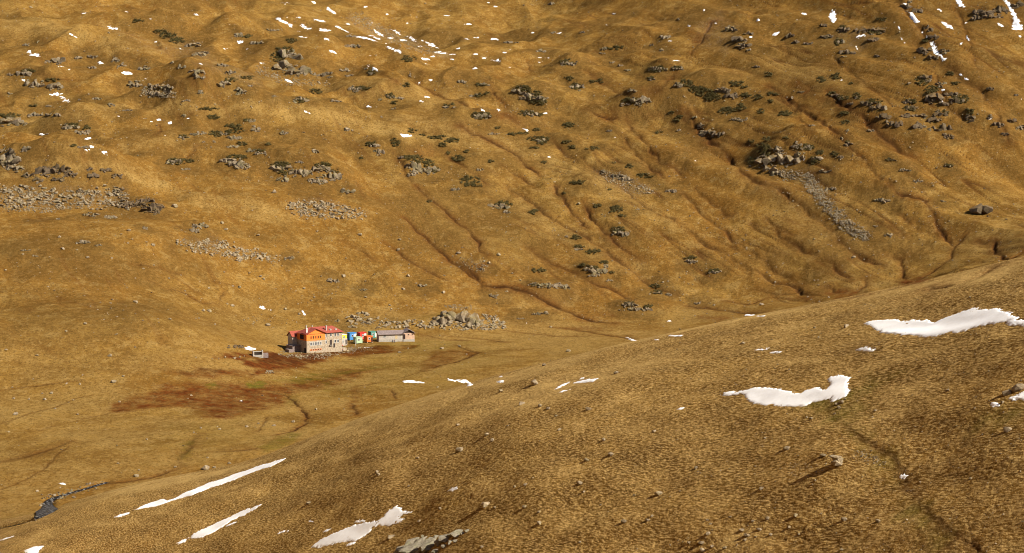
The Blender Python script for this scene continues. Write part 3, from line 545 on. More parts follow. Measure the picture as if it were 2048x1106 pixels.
# stream bed at the lower left
STREAM = rdl('P:-60,1062 0,1055 20,1050 45,1044 65,1039 80,1034 90,1028 98,1020 98,1010 92,1003 100,997 112,992 125,989 140,984 158,979 175,974 195,967 215,962')[0][1]
_sp = cast([p[0] for p in densify(STREAM, 2)], [p[1] for p in densify(STREAM, 2)])
for it in range(3): _sp[1:-1] = (_sp[:-2] + 2 * _sp[1:-1] + _sp[2:]) / 4
STR = [tuple(p) for p in _sp]
s = window(_sp[:, 0].min() - 20, _sp[:, 0].max() + 20, _sp[:, 1].min() - 20, _sp[:, 1].max() + 20)
d, arc, L = seg_dist(X[s], Y[s], [(p[0], p[1]) for p in STR])
zl = np.minimum.accumulate(_sp[::-1, 2])[::-1]
_al = np.concatenate([[0], np.cumsum(np.hypot(np.diff(_sp[:, 0]), np.diff(_sp[:, 1])))])
_wid = np.interp(_al / _al[-1], [0, .25, .4, .5, .62, .8, 1], [1.4, 1.6, 2.8, 3.6, 1.7, .7, .25])
STR_Z = np.interp(_al, _al, _sp[:, 2]) - .6
wl = np.interp(arc, _al, _wid); zw = np.interp(arc, _al, STR_Z) - 0.35
w = sst(wl + 2.2, wl, d); Z[s] = Z[s] * (1 - w) + np.minimum(zw, Z[s]) * w
M['soil'][s] = np.maximum(M['soil'][s], .85 * sst(wl + 1.6, wl, d)); M['scree'][s] = np.maximum(M['scree'][s], .25 * sst(wl + 1, wl - .5, d))

Zs = Z.copy()                                                      # smooth surface that snow lies on
# tussocks and small unevenness
nr = near & (DD > 185); nf = np.where(nr, 1.0, 0.0)
xa = X * 0.94 - Y * 0.34; ya = X * 0.34 + Y * 0.94                  # contour-parallel terracettes
patch = 0.55 + 0.9 * np.clip(fbm(X, Y, 22, 3, 9.9) + .25, 0, 1)
al = X * .53 - Y * .85; ac = X * .85 + Y * .53                      # along and across the contours
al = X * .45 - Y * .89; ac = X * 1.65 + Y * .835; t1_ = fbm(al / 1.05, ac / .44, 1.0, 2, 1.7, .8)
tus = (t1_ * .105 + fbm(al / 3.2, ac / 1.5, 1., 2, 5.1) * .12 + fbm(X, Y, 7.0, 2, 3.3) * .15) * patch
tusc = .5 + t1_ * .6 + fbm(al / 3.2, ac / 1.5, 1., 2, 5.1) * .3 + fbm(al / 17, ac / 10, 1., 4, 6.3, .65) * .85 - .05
Z += nf * tus * np.where(k_ * 0 + e < 8, 0.35, 1.0)
farn = (1 - nf) * (DD > 500)
rough = np.clip(0.5 + 1.3 * fbm(X, Y, 48, 3, 3.9), 0.18, 1.5)
Z += farn * (fbm(X, Y, 17, 2, 7.4) * 1.5 * slope + fbm(X, Y, 6.5, 2, 2.4) * 0.75 + fbm(X, Y, 2.6, 1, 6.4) * 0.14) * rough * (0.3 + 0.7 * slope)
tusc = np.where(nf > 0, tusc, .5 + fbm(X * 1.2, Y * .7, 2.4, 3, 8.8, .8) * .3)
del tus, patch, xa, ya
# heather / dry-grass mosaic
hv = fbm(wx, wy, 75, 4, 15.1, .6); M['heath_shade'] = np.clip(np.maximum(M['heath_shade'], sst(-0.10, 0.30, hv) * np.where(nr, .55, .72 * slope + .08)), 0, 1)
M['straw'] = np.maximum(M['straw'], (.55 * (1 - slope) * (1 - nf) * (DD > 600) * sst(-.3, .3, fbm(X, Y, 40, 3, 31.0))).astype(np.float32)); M['straw'] *= (1 - .9 * np.clip(M['red'], 0, 1)) * (1 - np.clip(M['green'], 0, 1)); M['heath_shade'] *= (1 - .8 * M['straw'])
# ---------------------------------------------------------------- helpers for objects
COL = SC.collection
def mesh_np(name, verts, faces, mat=None, smooth=False):
    verts = np.asarray(verts, np.float32); faces = np.asarray(faces, np.int32); k = faces.shape[1]
    me = bpy.data.meshes.new(name); me.vertices.add(len(verts)); me.vertices.foreach_set('co', verts.ravel())
    me.loops.add(faces.size); me.loops.foreach_set('vertex_index', faces.ravel())
    me.polygons.add(len(faces)); me.polygons.foreach_set('loop_start', np.arange(0, faces.size, k, dtype=np.int32))
    me.polygons.foreach_set('use_smooth', np.full(len(faces), smooth)); me.update(calc_edges=True); me.validate()
    if mat: me.materials.append(mat)
    return me
def link(name, me, parent=None, loc=None, rz=None):
    o = bpy.data.objects.new(name, me); COL.objects.link(o)
    if parent: o.parent = parent
    if loc is not None: o.location = loc
    if rz is not None: o.rotation_euler = (0, 0, rz)
    return o
def tag(o, label=None, cat=None, group=None, kind=None):
    if label: o['label'] = label
    if cat: o['category'] = cat
    if group: o['group'] = group
    if kind: o['kind'] = kind
    return o
# ---- materials
def mat_new(name, rough=0.9, spec=0.2):
    m = bpy.data.materials.new(name); m.use_nodes = True; b = m.node_tree.nodes['Principled BSDF']
    b.inputs['Roughness'].default_value = rough; b.inputs['Specular IOR Level'].default_value = spec
    return m, m.node_tree, b
class NB:
    def __init__(s, nt): s.nt = nt; s.tc = nt.nodes.new('ShaderNodeTexCoord')
    def n(s, t, **k):
        x = s.nt.nodes.new(t)
        for a, b in k.items(): setattr(x, a, b)
        return x
    def l(s, a, b): s.nt.links.new(a, b)
    def noise(s, scale, det=3, rough=.55, vec=None, mapscale=None, coord='Object'):
        v = vec or s.tc.outputs[coord]
        if mapscale:
            mp = s.n('ShaderNodeMapping'); mp.inputs['Scale'].default_value = mapscale; s.l(v, mp.inputs[0]); v = mp.outputs[0]
        x = s.n('ShaderNodeTexNoise'); x.inputs['Scale'].default_value = scale; x.inputs['Detail'].default_value = det; x.inputs['Roughness'].default_value = rough
        s.l(v, x.inputs['Vector']); return x.outputs[0]
    def ramp(s, fac, a, b):
        x = s.n('ShaderNodeMapRange'); x.inputs[1].default_value = a; x.inputs[2].default_value = b; s.l(fac, x.inputs[0]); return x.outputs[0]
    def mix(s, fac, a, b, mode='MIX'):
        x = s.n('ShaderNodeMix', data_type='RGBA', blend_type=mode)
        for i, q in ((0, fac), (6, a), (7, b)):
            if isinstance(q, (int, float)): x.inputs[i].default_value = q
            elif isinstance(q, tuple): x.inputs[i].default_value = (*q, 1)
            else: s.l(q, x.inputs[i])
        return x.outputs[2]
    def math(s, op, a, b):
        x = s.n('ShaderNodeMath', operation=op)
        for i, q in ((0, a), (1, b)):
            if isinstance(q, (int, float)): x.inputs[i].default_value = q
            else: s.l(q, x.inputs[i])
        return x.outputs[0]
    def bump(s, h, dist, strength, bsdf):
        x = s.n('ShaderNodeBump'); x.inputs['Distance'].default_value = dist; x.inputs['Strength'].default_value = strength
        s.l(h, x.inputs['Height']); s.l(x.outputs[0], bsdf.inputs['Normal'])

# ---- ground material
GM, gnt, gb = mat_new('grassland', 1.0, 0.0); g = NB(gnt)
at1 = g.n('ShaderNodeAttribute', attribute_name='cover'); at2 = g.n('ShaderNodeAttribute', attribute_name='bare')
s1 = g.n('ShaderNodeSeparateColor'); g.l(at1.outputs[0], s1.inputs[0]); s2 = g.n('ShaderNodeSeparateColor'); g.l(at2.outputs[0], s2.inputs[0])
n_big = g.noise(.006, 5, .6); n_mid = g.noise(.045, 5, .62); n_sml = g.noise(.45, 5, .72); n_fin = g.noise(2.3, 4, .75); n_str = g.noise(.8, 4, .7)
tu = at1.outputs['Alpha']; nearf = at2.outputs['Alpha']; n_spk = g.noise(1.9, 4, .75)
col = g.mix(g.ramp(n_mid, .42, .58), (.290, .163, .038), (.190, .099, .021))
col = g.mix(g.ramp(n_big, .45, .56), col, g.mix(.55, col, (.225, .104, .018)))
n_m2 = g.noise(.13, 5, .7); col = g.mix(g.math('MULTIPLY', g.ramp(n_m2, .52, .62), .38), col, (.135, .065, .014))
col = g.mix(g.math('MULTIPLY', g.ramp(n_m2, .47, .39), .55), col, (.34, .215, .068))
col = g.mix(g.math('MULTIPLY', s2.outputs[2], g.ramp(n_sml, .25, .5)), col, (.345, .215, .066))
col = g.mix(g.math('MULTIPLY', g.ramp(n_sml, .53, .63), .45), col, (.40, .25, .082))
col = g.mix(g.math('MULTIPLY', g.ramp(n_str, .52, .60), .7), col, (.120, .062, .015))
hb = g.mix(g.ramp(n_sml, .35, .65), (.080, .046, .014), (.145, .078, .020))  # heather brown, also darkened to paint the shade of the upper right slope
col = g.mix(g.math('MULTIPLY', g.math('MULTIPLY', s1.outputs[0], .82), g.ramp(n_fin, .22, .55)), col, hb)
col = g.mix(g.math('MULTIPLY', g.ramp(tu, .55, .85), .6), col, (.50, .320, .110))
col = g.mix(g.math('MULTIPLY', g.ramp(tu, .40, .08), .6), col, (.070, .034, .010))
gv = g.n('ShaderNodeTexNoise'); gv.inputs['Scale'].default_value = 2.2; gv.inputs['Detail'].default_value = 3; gv.inputs['Roughness'].default_value = .8; dA = g.n('ShaderNodeVectorMath', operation='DOT_PRODUCT'); dB = g.n('ShaderNodeVectorMath', operation='DOT_PRODUCT'); cmb = g.n('ShaderNodeCombineXYZ')
g.l(g.tc.outputs['Object'], dA.inputs[0]); g.l(g.tc.outputs['Object'], dB.inputs[0]); dA.inputs[1].default_value = (.45, -.89, 0); dB.inputs[1].default_value = (1.65, .835, 0)
g.l(g.math('MULTIPLY', dA.outputs['Value'], .33), cmb.inputs[0]); g.l(g.math('MULTIPLY', dB.outputs['Value'], .8), cmb.inputs[1]); g.l(cmb.outputs[0], gv.inputs['Vector'])
nb_ = g.math('MULTIPLY', nearf, .82)
col = g.mix(g.math('MULTIPLY', nb_, g.ramp(gv.outputs[0], .47, .60)), col, (.66, .435, .165))
col = g.mix(g.math('MULTIPLY', nb_, g.ramp(gv.outputs[0], .46, .34)), col, (.150, .078, .023))
col = g.mix(g.math('MULTIPLY', g.math('MULTIPLY', s2.outputs[2], nearf), .85), col, (.56, .365, .13))
col = g.mix(s1.outputs[1], col, g.mix(g.ramp(n_sml, .4, .62), (.150, .040, .010), (.070, .021, .007)))
col = g.mix(g.math('MULTIPLY', s1.outputs[2], .85), col, g.mix(g.ramp(n_sml, .35, .65), (.150, .135, .016), (.055, .062, .009)))
col = g.mix(g.math('MULTIPLY', s2.outputs[0], g.ramp(n_fin, .0, .4)), col, (.045, .018, .007))
sp = g.ramp(g.noise(1.3, 3, .6), .48, .60)
col = g.mix(g.math('MULTIPLY', s2.outputs[1], sp), col, g.mix(g.ramp(n_fin, .4, .6), (.30, .25, .18), (.17, .14, .10)))
col = g.mix(g.math('MULTIPLY', g.ramp(n_spk, .53, .63), .6), col, (.085, .042, .012))
g.l(col, gb.inputs['Base Color'])
g.bump(g.math('ADD', g.math('MULTIPLY', n_fin, .5), n_sml), .9, 1.0, gb)

# ---- terrain meshes
Na, Nd = Z.shape
idx = np.arange(Na * Nd).reshape(Na, Nd); q = np.stack([idx[:-1, :-1], idx[1:, :-1], idx[1:, 1:], idx[:-1, 1:]], -1).reshape(-1, 4)
cellD = Dg[:-1][None, :] + 0 * AZ[:-1, :-1]; front = (cellD < (Dc_[:-1] + 42)).reshape(-1)
V = np.stack([X, Y, Z], -1).reshape(-1, 3)
cov = np.stack([M['heath_shade'], M['red'], M['green'], np.clip(tusc, 0, 1)], -1).reshape(-1, 4)
bar = np.stack([M['soil'], M['scree'], M['straw'], nf], -1).reshape(-1, 4)
for nm, sel in (('hill', front), ('ground', ~front)):
    f = q[sel]; used = np.zeros(len(V), bool); used[f.ravel()] = True; rm = np.cumsum(used) - 1
    me = bpy.data.meshes.new(nm); vv = V[used].astype(np.float32); ff = rm[f].astype(np.int32)
    me.vertices.add(len(vv)); me.vertices.foreach_set('co', vv.ravel()); me.loops.add(ff.size); me.loops.foreach_set('vertex_index', ff.ravel())
    me.polygons.add(len(ff)); me.polygons.foreach_set('loop_start', np.arange(0, ff.size, 4, dtype=np.int32)); me.polygons.foreach_set('use_smooth', np.ones(len(ff), bool))
    me.update(calc_edges=True)
    for an, dat in (('cover', cov), ('bare', bar)):
        at = me.color_attributes.new(an, 'BYTE_COLOR', 'POINT'); lin = dat[used].astype(np.float32); at.data.foreach_set('color', lin.ravel())
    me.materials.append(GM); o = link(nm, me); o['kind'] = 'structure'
    o['label'] = 'near hillside of tussocky brown grass' if nm == 'hill' else 'valley meadow and golden far mountain slope'
del V, cov, bar, q, idx
# ---------------------------------------------------------------- labels that single things out
LANDMARKS = [(635,680,'orange-gabled lodge'),(795,672,'long grey shed'),(722,672,'coloured cabins'),(920,635,'big crag beyond the shed'),
 (1690,430,'pale talus streak'),(1962,418,'big dark wedge boulder'),(1880,645,'long wavy snowfield'),(1590,785,'boot-shaped snow patch'),
 (1675,918,'hourglass-shaped boulder'),(90,1010,'stream bend'),(860,1080,'bottom rock slabs'),(450,800,'red-brown marsh'),(90,395,'left-edge rubble field'),
 (283,408,'flat-topped grassy knob'),(585,125,'broad pale upper-left cliff'),(1865,85,'upper right snow gully'),(1570,305,'dark right-slope cliff band'),
 (1830,240,'dark cliff teeth'),(1010,230,'pair of green-capped knobs'),(400,980,'longest diagonal snow streak'),(1490,75,'dark top-right crag'),
 (1435,205,'green-draped right knoll'),(620,345,'craggy bluff above the lodge'),(120,345,'craggy left bluff'),(840,95,'fan of snow streaks'),
 (1190,540,'pale valley-side crag'),(465,505,'left scree apron'),(725,1065,'torn-ended snow patch'),(590,825,'curved meadow ditch'),(1830,570,'red-brown gully head'),
 (60,265,'upper left-edge cliff'),(410,1025,'second diagonal snow streak')]
ORD = ['first','second','third','fourth','fifth','sixth','seventh','eighth','ninth','tenth','eleventh','twelfth','thirteenth','fourteenth','fifteenth','sixteenth','seventeenth','eighteenth','nineteenth','twentieth']
def rel(u, v):
    best = min(LANDMARKS, key=lambda L: math.hypot(u - L[0], 1.5 * (v - L[1]))); dx, dy = u - best[0], v - best[1]
    dist = math.hypot(dx, dy)
    if dist < 16: w = 'on'
    elif abs(dx) > 2.2 * abs(dy): w = 'left of' if dx < 0 else 'right of'
    elif abs(dy) > 1.6 * abs(dx): w = 'above' if dy < 0 else 'below'
    else: w = ('above' if dy < 0 else 'below') + '-' + ('left' if dx < 0 else 'right') + ' of'
    far = 'just ' if 16 <= dist < 60 else ('far ' if dist > 190 else '')
    return f"{far}{w} the {best[2]}"
PEND = []
def later(o, u, v, desc, cat, group): PEND.append((o, u, v, desc, rel(u, v), cat, group))
def settle():
    by = {}
    for p in PEND: by.setdefault((p[3], p[4]), []).append(p)
    for (desc, rl), L in by.items():
        L.sort(key=lambda p: p[1])
        for i, p in enumerate(L):
            lab = f"{desc} {rl}" if len(L) == 1 else (f"{desc}, {ORD[min(i, 19)]} from left, {rl.replace(' and ', '-')}")
            tag(p[0], lab, p[5], p[6])

# ---------------------------------------------------------------- rocks
def rock_mat(name, a, b, lich, dark=(.05, .04, .032), sc=1.0):
    m, nt_, bs = mat_new(name, .92, .15); n = NB(nt_)
    oi = n.n('ShaderNodeObjectInfo'); vec = n.n('ShaderNodeVectorMath', operation='ADD'); n.l(n.tc.outputs['Object'], vec.inputs[0]); n.l(oi.outputs['Location'], vec.inputs[1])
    v = vec.outputs[0]; n1 = n.noise(.5 * sc, 5, .65, v); n2 = n.noise(2.1 * sc, 4, .7, v); n3 = n.noise(.22 * sc, 4, .6, v)
    c = n.mix(n.ramp(n1, .38, .62), a, b); c = n.mix(n.math('MULTIPLY', n.ramp(n3, .5, .62), .6), c, lich)
    c = n.mix(n.math('MULTIPLY', n.ramp(n2, .56, .66), .75), c, dark)
    c = n.mix(n.math('MULTIPLY', oi.outputs['Random'], .35), c, (.12, .095, .06)); n.l(c, bs.inputs['Base Color'])
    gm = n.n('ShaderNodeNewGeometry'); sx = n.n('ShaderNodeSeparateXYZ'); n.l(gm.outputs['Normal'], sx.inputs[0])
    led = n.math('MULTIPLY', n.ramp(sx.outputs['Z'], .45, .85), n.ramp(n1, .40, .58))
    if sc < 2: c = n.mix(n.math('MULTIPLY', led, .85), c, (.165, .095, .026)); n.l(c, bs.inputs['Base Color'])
    n.bump(n.math('ADD', n2, n1), .35 / sc, .8, bs); return m
ROCK = rock_mat('outcrop_rock', (.29, .225, .145), (.13, .095, .06), (.20, .17, .075))
ROCKD = rock_mat('dark_outcrop_rock', (.15, .105, .062), (.075, .050, .032), (.115, .085, .036))
SLAB = rock_mat('slab_rock', (.27, .24, .18), (.15, .125, .09), (.21, .20, .12), sc=2.2)
STONE = rock_mat('loose_stone', (.40, .31, .195), (.20, .145, .088), (.25, .20, .09), sc=2.5)
rnd = random.Random(11); nr_ = np.random.RandomState(5)
def hull(n, seed, box=.6, flat=1.0):
    r = random.Random(seed); bm = bmesh.new()
    for i in range(n):
        p = Vector((r.gauss(0, 1), r.gauss(0, 1), r.gauss(0, 1))).normalized()
        mx = max(abs(p.x), abs(p.y), abs(p.z)); p = p * (1 - box) + p / mx * box * .8
        bm.verts.new(p * r.uniform(.82, 1.08))
    g_ = bmesh.ops.convex_hull(bm, input=bm.verts); bmesh.ops.delete(bm, geom=[x for x in g_['geom_interior'] if isinstance(x, bmesh.types.BMVert)], context='VERTS')
    bmesh.ops.triangulate(bm, faces=bm.faces); bm.verts.ensure_lookup_table(); bm.verts.index_update()
    v = np.array([q.co[:] for q in bm.verts]); f = np.array([[q.index for q in fc.verts] for fc in bm.faces]); bm.free(); return v, f
POOL = [hull(13, 100 + i) for i in range(26)]; BIG = [hull(24, 300 + i, .5) for i in range(10)]
def rotm(rx, ry, rz):
    cx, sx, cy, sy, cz, sz = math.cos(rx), math.sin(rx), math.cos(ry), math.sin(ry), math.cos(rz), math.sin(rz)
    return np.array([[cz, -sz, 0], [sz, cz, 0], [0, 0, 1]]) @ np.array([[cy, 0, sy], [0, 1, 0], [-sy, 0, cy]]) @ np.array([[1, 0, 0], [0, cx, -sx], [0, sx, cx]])
class Acc:
    def __init__(s): s.v = []; s.f = []; s.n = 0
    def add(s, vf, c, sc, rm): v = (vf[0] * np.asarray(sc)) @ rm.T + np.asarray(c); s.v.append(v); s.f.append(vf[1] + s.n); s.n += len(v)
    def mesh(s, name, mat, org): return mesh_np(name, np.concatenate(s.v) - np.asarray(org), np.concatenate(s.f), mat)
def px_in_ellipse(e, n):
    t_ = nr_.uniform(0, 2 * np.pi, n); r = nr_.uniform(0, 1.12, n) ** .62; return e[0] + e[2] * r * np.cos(t_), e[1] + e[3] * r * np.sin(t_)
def cluster(items, fac=.62):
    par = list(range(len(items)))
    def fd(i):
        while par[i] != i: i = par[i]
        return i
    for i in range(len(items)):
        for j in range(i):
            a, b = items[i], items[j]
            if abs(a[0] - b[0]) < fac * (a[2] + b[2]) and abs(a[1] - b[1]) < fac * (a[3] + b[3]): par[fd(i)] = fd(j)
    d_ = {}
    for i in range(len(items)): d_.setdefault(fd(i), []).append(items[i])
    return list(d_.values())
CAM = np.array([0, 0, HC])
def outcrop(els, size=1.0, mat=None, name='rock_outcrop', lean=None, cov=1.0, pool=POOL, tall=1.0):
    """blocks bedded in the ground; blocks that touch make one outcrop"""
    blk = []; ln = lean if lean is not None else rnd.uniform(-.5, .2); rz0 = rnd.uniform(-.5, .5)
    for e_ in els:
        area = math.pi * e_[2] * e_[3]; n = int(min(90, max(9, cov * area / 14)))
        us, vs = px_in_ellipse(e_, n); nb = min(len(us), max(2, int(1.6 * e_[2] / e_[3]) + 1)); us[:nb] = e_[0] + e_[2] * np.linspace(-.7, .7, nb); vs[:nb] = e_[1] + e_[3] * nr_.uniform(-.15, .3, nb); P_ = cast(us, vs + e_[3] * .15, 640 if e_[1] < 700 else 190)
        d0 = np.linalg.norm(np.median(P_, 0) - CAM); ppm = FP / d0
        for qi, (p, u_, v_) in enumerate(zip(P_, us, vs)):
            if abs(np.linalg.norm(p - CAM) - d0) > 60: continue
            s_ = e_[3] / ppm * rnd.uniform(.95, 1.3) if qi < nb else max(math.sqrt(area / n) / ppm, .25) * rnd.uniform(.65, 1.5) * size
            edge = 1 - .45 * min(1, math.hypot((u_ - e_[0]) / e_[2], (v_ - e_[1]) / e_[3]))
            blk.append(((p[0], p[1], p[2] + s_ * .12 * edge * tall), (s_ * rnd.uniform(.5, .85), s_ * rnd.uniform(.6, 1.0), s_ * rnd.uniform(.5, 1.1) * edge * tall),
                        rotm(rnd.uniform(-.3, .3), ln + rnd.uniform(-.25, .25), rz0 + rnd.uniform(-.5, .5)), u_, v_, s_))
    c_ = np.array([b[0] for b in blk]); r_ = np.array([b[5] for b in blk]) * .62; par = list(range(len(blk)))
    def fd(i):
        while par[i] != i: i = par[i]
        return i
    for i in range(len(blk)):
        hit = np.where(np.linalg.norm(c_[:i] - c_[i], axis=1) < (r_[:i] + r_[i]) * .8)[0]
        for j in hit: par[fd(i)] = fd(j)
    comp = {}
    for i in range(len(blk)): comp.setdefault(fd(i), []).append(i)
    L_ = sorted(comp.values(), key=len, reverse=True); out = []
    for k, ix in enumerate(L_):
        if k and len(ix) < 3: continue
        acc = Acc()
        for i in ix: acc.add(rnd.choice(pool), *blk[i][:3])
        org = c_[ix].mean(0) - np.array([0, 0, .5]); o = link(name, acc.mesh(name, mat or ROCK, org), loc=tuple(org)); us = [blk[i][3] for i in ix]; vs = [blk[i][4] for i in ix]
        o['_px'] = (min(us), max(us), min(vs), max(vs)); out.append(o)
    return out
def sizeword(px): return 'tiny' if px < 9 else ('small' if px < 18 else ('broad' if px > 42 else 'medium'))
SPECIAL_AREAS = [(920, 638, 62, 26)]
OUTC = []
for els in cluster(RK):
    if els[0][1] > 360 and any(abs(e_[0] - 920) < 55 and abs(e_[1] - 636) < 20 for e_ in els): continue
    x0 = min(e_[0] - e_[2] for e_ in els); x1 = max(e_[0] + e_[2] for e_ in els); y0 = min(e_[1] - e_[3] for e_ in els); y1 = max(e_[1] + e_[3] for e_ in els)
    u, v = (x0 + x1) / 2, (y0 + y1) / 2; dark = (u > 1430 and v < 330 and not (1500 < u < 1640 and v > 280)) or (u < 350 and 395 > v > 330) or (230 < u < 330 and 390 < v < 425)
    for o in outcrop(els, 1.0, ROCKD if dark else ROCK):
      x0, x1, y0, y1 = o['_px']; del o['_px']; u, v = (x0 + x1) / 2, (y0 + y1) / 2
      shape = 'long' if (x1 - x0) > 4 * (y1 - y0) else ('craggy' if (y1 - y0) > .8 * (x1 - x0) else 'rocky')
      OUTC.append((((x1 - x0) + 4) * ((y1 - y0) + 4), o, u, v, f"{sizeword(x1 - x0)} {'dark' if dark else 'pale'} {shape} outcrop"))
OUTC.sort(key=lambda t3: -t3[0])
for _, o, u, v, dsc in OUTC[:285]: later(o, u, v, dsc, 'rock outcrop', 'rock outcrops on the far slope')
_v, _f, _n = [], [], 0
for _, o, u, v, dsc in OUTC[285:]:
    a_ = np.empty(len(o.data.vertices) * 3, np.float32); o.data.vertices.foreach_get('co', a_); b_ = np.empty(len(o.data.loops), np.int32); o.data.loops.foreach_get('vertex_index', b_)
    _v.append(a_.reshape(-1, 3) + np.array(o.location)); _f.append(b_.reshape(-1, 3) + _n); _n += len(a_) // 3; bpy.data.objects.remove(o)
if _v:
    _v = np.concatenate(_v); org = _v.mean(0); o = link('bedrock_bits', mesh_np('bedrock_bits', _v - org, np.concatenate(_f), ROCK), loc=tuple(org)); tag(o, 'smallest bits of bedrock poking through the grass of the far slope', 'rocks', kind='stuff')
# the big crag beyond the shed
rnd.seed(4); nr_.seed(8); crag = [(889,637,21,14),(911,633,22,18),(934,636,22,16),(955,641,18,11),(876,644,10,7)]
cr_ = outcrop(crag, 1.25, ROCK, lean=-.6, cov=.3, pool=BIG, tall=1.45); o = cr_[0]; [bpy.data.objects.remove(x_) for x_ in cr_[1:]]; del o['_px']; tag(o, 'largest isolated crag, cracked grey rock standing beyond the shed', 'crag')
# foreground slabs at the bottom edge
acc = Acc(); slabs = [(830,1096,5.5,2.2,.9,.2),(862,1086,4.5,2.0,.8,.2),(893,1074,3.4,1.4,.6,.1),(918,1064,3.0,1.1,.5,.1),(822,1088,4.6,1.3,1.2,.35),(842,1080,2.6,1.1,1.0,.5),(858,1092,3.6,1.3,1.2,.25),(880,1082,1.9,.9,.8,.3),(800,1100,3.0,1.2,1.0,.4),(893,1074,1.4,.6,.6,.2),(905,1066,1.7,.7,.5,.1),
 (915,1060,1.5,.5,.5,.1),(888,1090,1.2,.6,.5,0),(872,1072,1.1,.5,.5,.2),(900,1082,1.1,.5,.4,.3),(912,1078,1.0,.5,.4,.1),(925,1064,.9,.4,.35,0),(935,1058,1.1,.4,.3,0),(860,1075,1.0,.5,.5,.1),(846,1070,.8,.5,.4,0),(870,1102,1.6,.9,.8,.3),(840,1104,2.4,1.0,.9,.3)]
for k, (u, v, a, b, c, tl_) in enumerate(slabs):
    p = cast([u], [v + 4])[0]; acc.add(BIG[k % 10], (p[0], p[1], p[2] + c * .15), (a * .72, b * 1.0, c * .9), rotm(.35, -tl_ * .6, .55 + .1 * (k % 3)))
org = cast([860], [1085])[0]; o = link('slab_outcrop', acc.mesh('slab_outcrop', SLAB, org), loc=tuple(org)); tag(o, 'smooth grey rock slabs breaking the turf at the bottom edge', 'rock slabs')

# ---------------------------------------------------------------- boulders: each its own object
BM_ = []
for i in range(12):
    v, f = hull(20, 700 + i, .45); bm = bmesh.new(); vs = [bm.verts.new(q) for q in v]
    for t3 in f: bm.faces.new([vs[j] for j in t3])
    bmesh.ops.dissolve_limit(bm, angle_limit=.3, verts=bm.verts, edges=bm.edges); bmesh.ops.bevel(bm, geom=bm.edges[:], offset=.07, segments=1, affect='EDGES')
    me = bpy.data.meshes.new('boulder'); bm.to_mesh(me); bm.free(); me.materials.append(STONE); BM_.append(me)
for k, b in enumerate(BO):
    p = cast([b[0]], [b[1] + b[2] * .3], 640 if (b[1] < 700 and b[0] < 1450 and b[1] < 640) else 190)[0]; ppm = FP / np.linalg.norm(p - CAM); r = b[2] / ppm * (1.1 if b[1] < 700 else 1.35)
    o = link('boulder', BM_[k % 12], loc=(p[0], p[1], p[2] + r * .22)); o.scale = (r * rnd.uniform(.85, 1.1), r * rnd.uniform(.7, 1), r * rnd.uniform(.5, .75)); o.rotation_euler = (rnd.uniform(-.2, .2), rnd.uniform(-.2, .2), rnd.uniform(0, 6.2))
    later(o, b[0], b[1], f"{sizeword(b[2] * 3)} {['grey', 'pale grey', 'weathered'][k % 3]} boulder", 'boulder', 'boulders lying on the grass')
def special_boulder(name, parts, mat, lab, base):
    acc = Acc(); org = cast([base[0]], [base[1]])[0]; ppm = FP / np.linalg.norm(org - CAM)
    for (du, dv, a, b, c, ry, rz, k) in parts: acc.add(BIG[k], (org[0] + du / ppm, org[1], org[2] - dv / ppm), (a / ppm, b / ppm, c / ppm), rotm(0, ry, rz))
    o = link(name, acc.mesh(name, mat, org), loc=tuple(org)); tag(o, lab, 'boulder')
special_boulder('boulder', [(1, -4, 15, 16, 8, .1, .3, 1), (1, -11, 12, 14, 7, 0, 1.1, 4), (-4, -16, 13, 11, 4, .05, 0, 5)], STONE, 'hourglass-shaped grey boulder standing alone on the near hill', (1675, 929))
special_boulder('boulder', [(-8, -7, 20, 16, 11, -.35, .5, 2), (9, -8, 17, 15, 10, .2, -.4, 7)], ROCKD, 'biggest dark wedge-shaped boulder on the right slope foot', (1962, 427))

# ---------------------------------------------------------------- loose stones (far too many to count)
def scatter(acc, us, vs, rmin, rmax, dmin=190, flat=.6):
    P_ = cast(us, vs, dmin)
    for p in P_:
        d_ = np.linalg.norm(p - CAM); r = (rmin + (rmax - rmin) * rnd.random() ** 3)
        acc.add(POOL[rnd.randrange(26)], (p[0], p[1], p[2] + r * .22), (r * rnd.uniform(.7, 1.2), r * rnd.uniform(.6, 1), r * rnd.uniform(.35, .9) * (flat + .3)), rotm(rnd.uniform(-.5, .5), rnd.uniform(-.5, .5), rnd.uniform(0, 6.3)))
def poly_pts(poly, n):
    p = np.array(poly); out_u, out_v = [], []
    while len(out_u) < n:
        u = nr_.uniform(p[:, 0].min(), p[:, 0].max(), 400); v = nr_.uniform(p[:, 1].min(), p[:, 1].max(), 400)
        dn = gn(u / 14, v / 7) * .5 + .5
        k = (poly_sd(u, v, [tuple(q) for q in poly]) + 5 * gn(u / 11, v / 8) + nr_.normal(0, 3.6, 400) > 0) & (nr_.uniform(0, 1, 400) < dn * 1.3); out_u += list(u[k]); out_v += list(v[k])
    return np.array(out_u[:n]), np.array(out_v[:n])
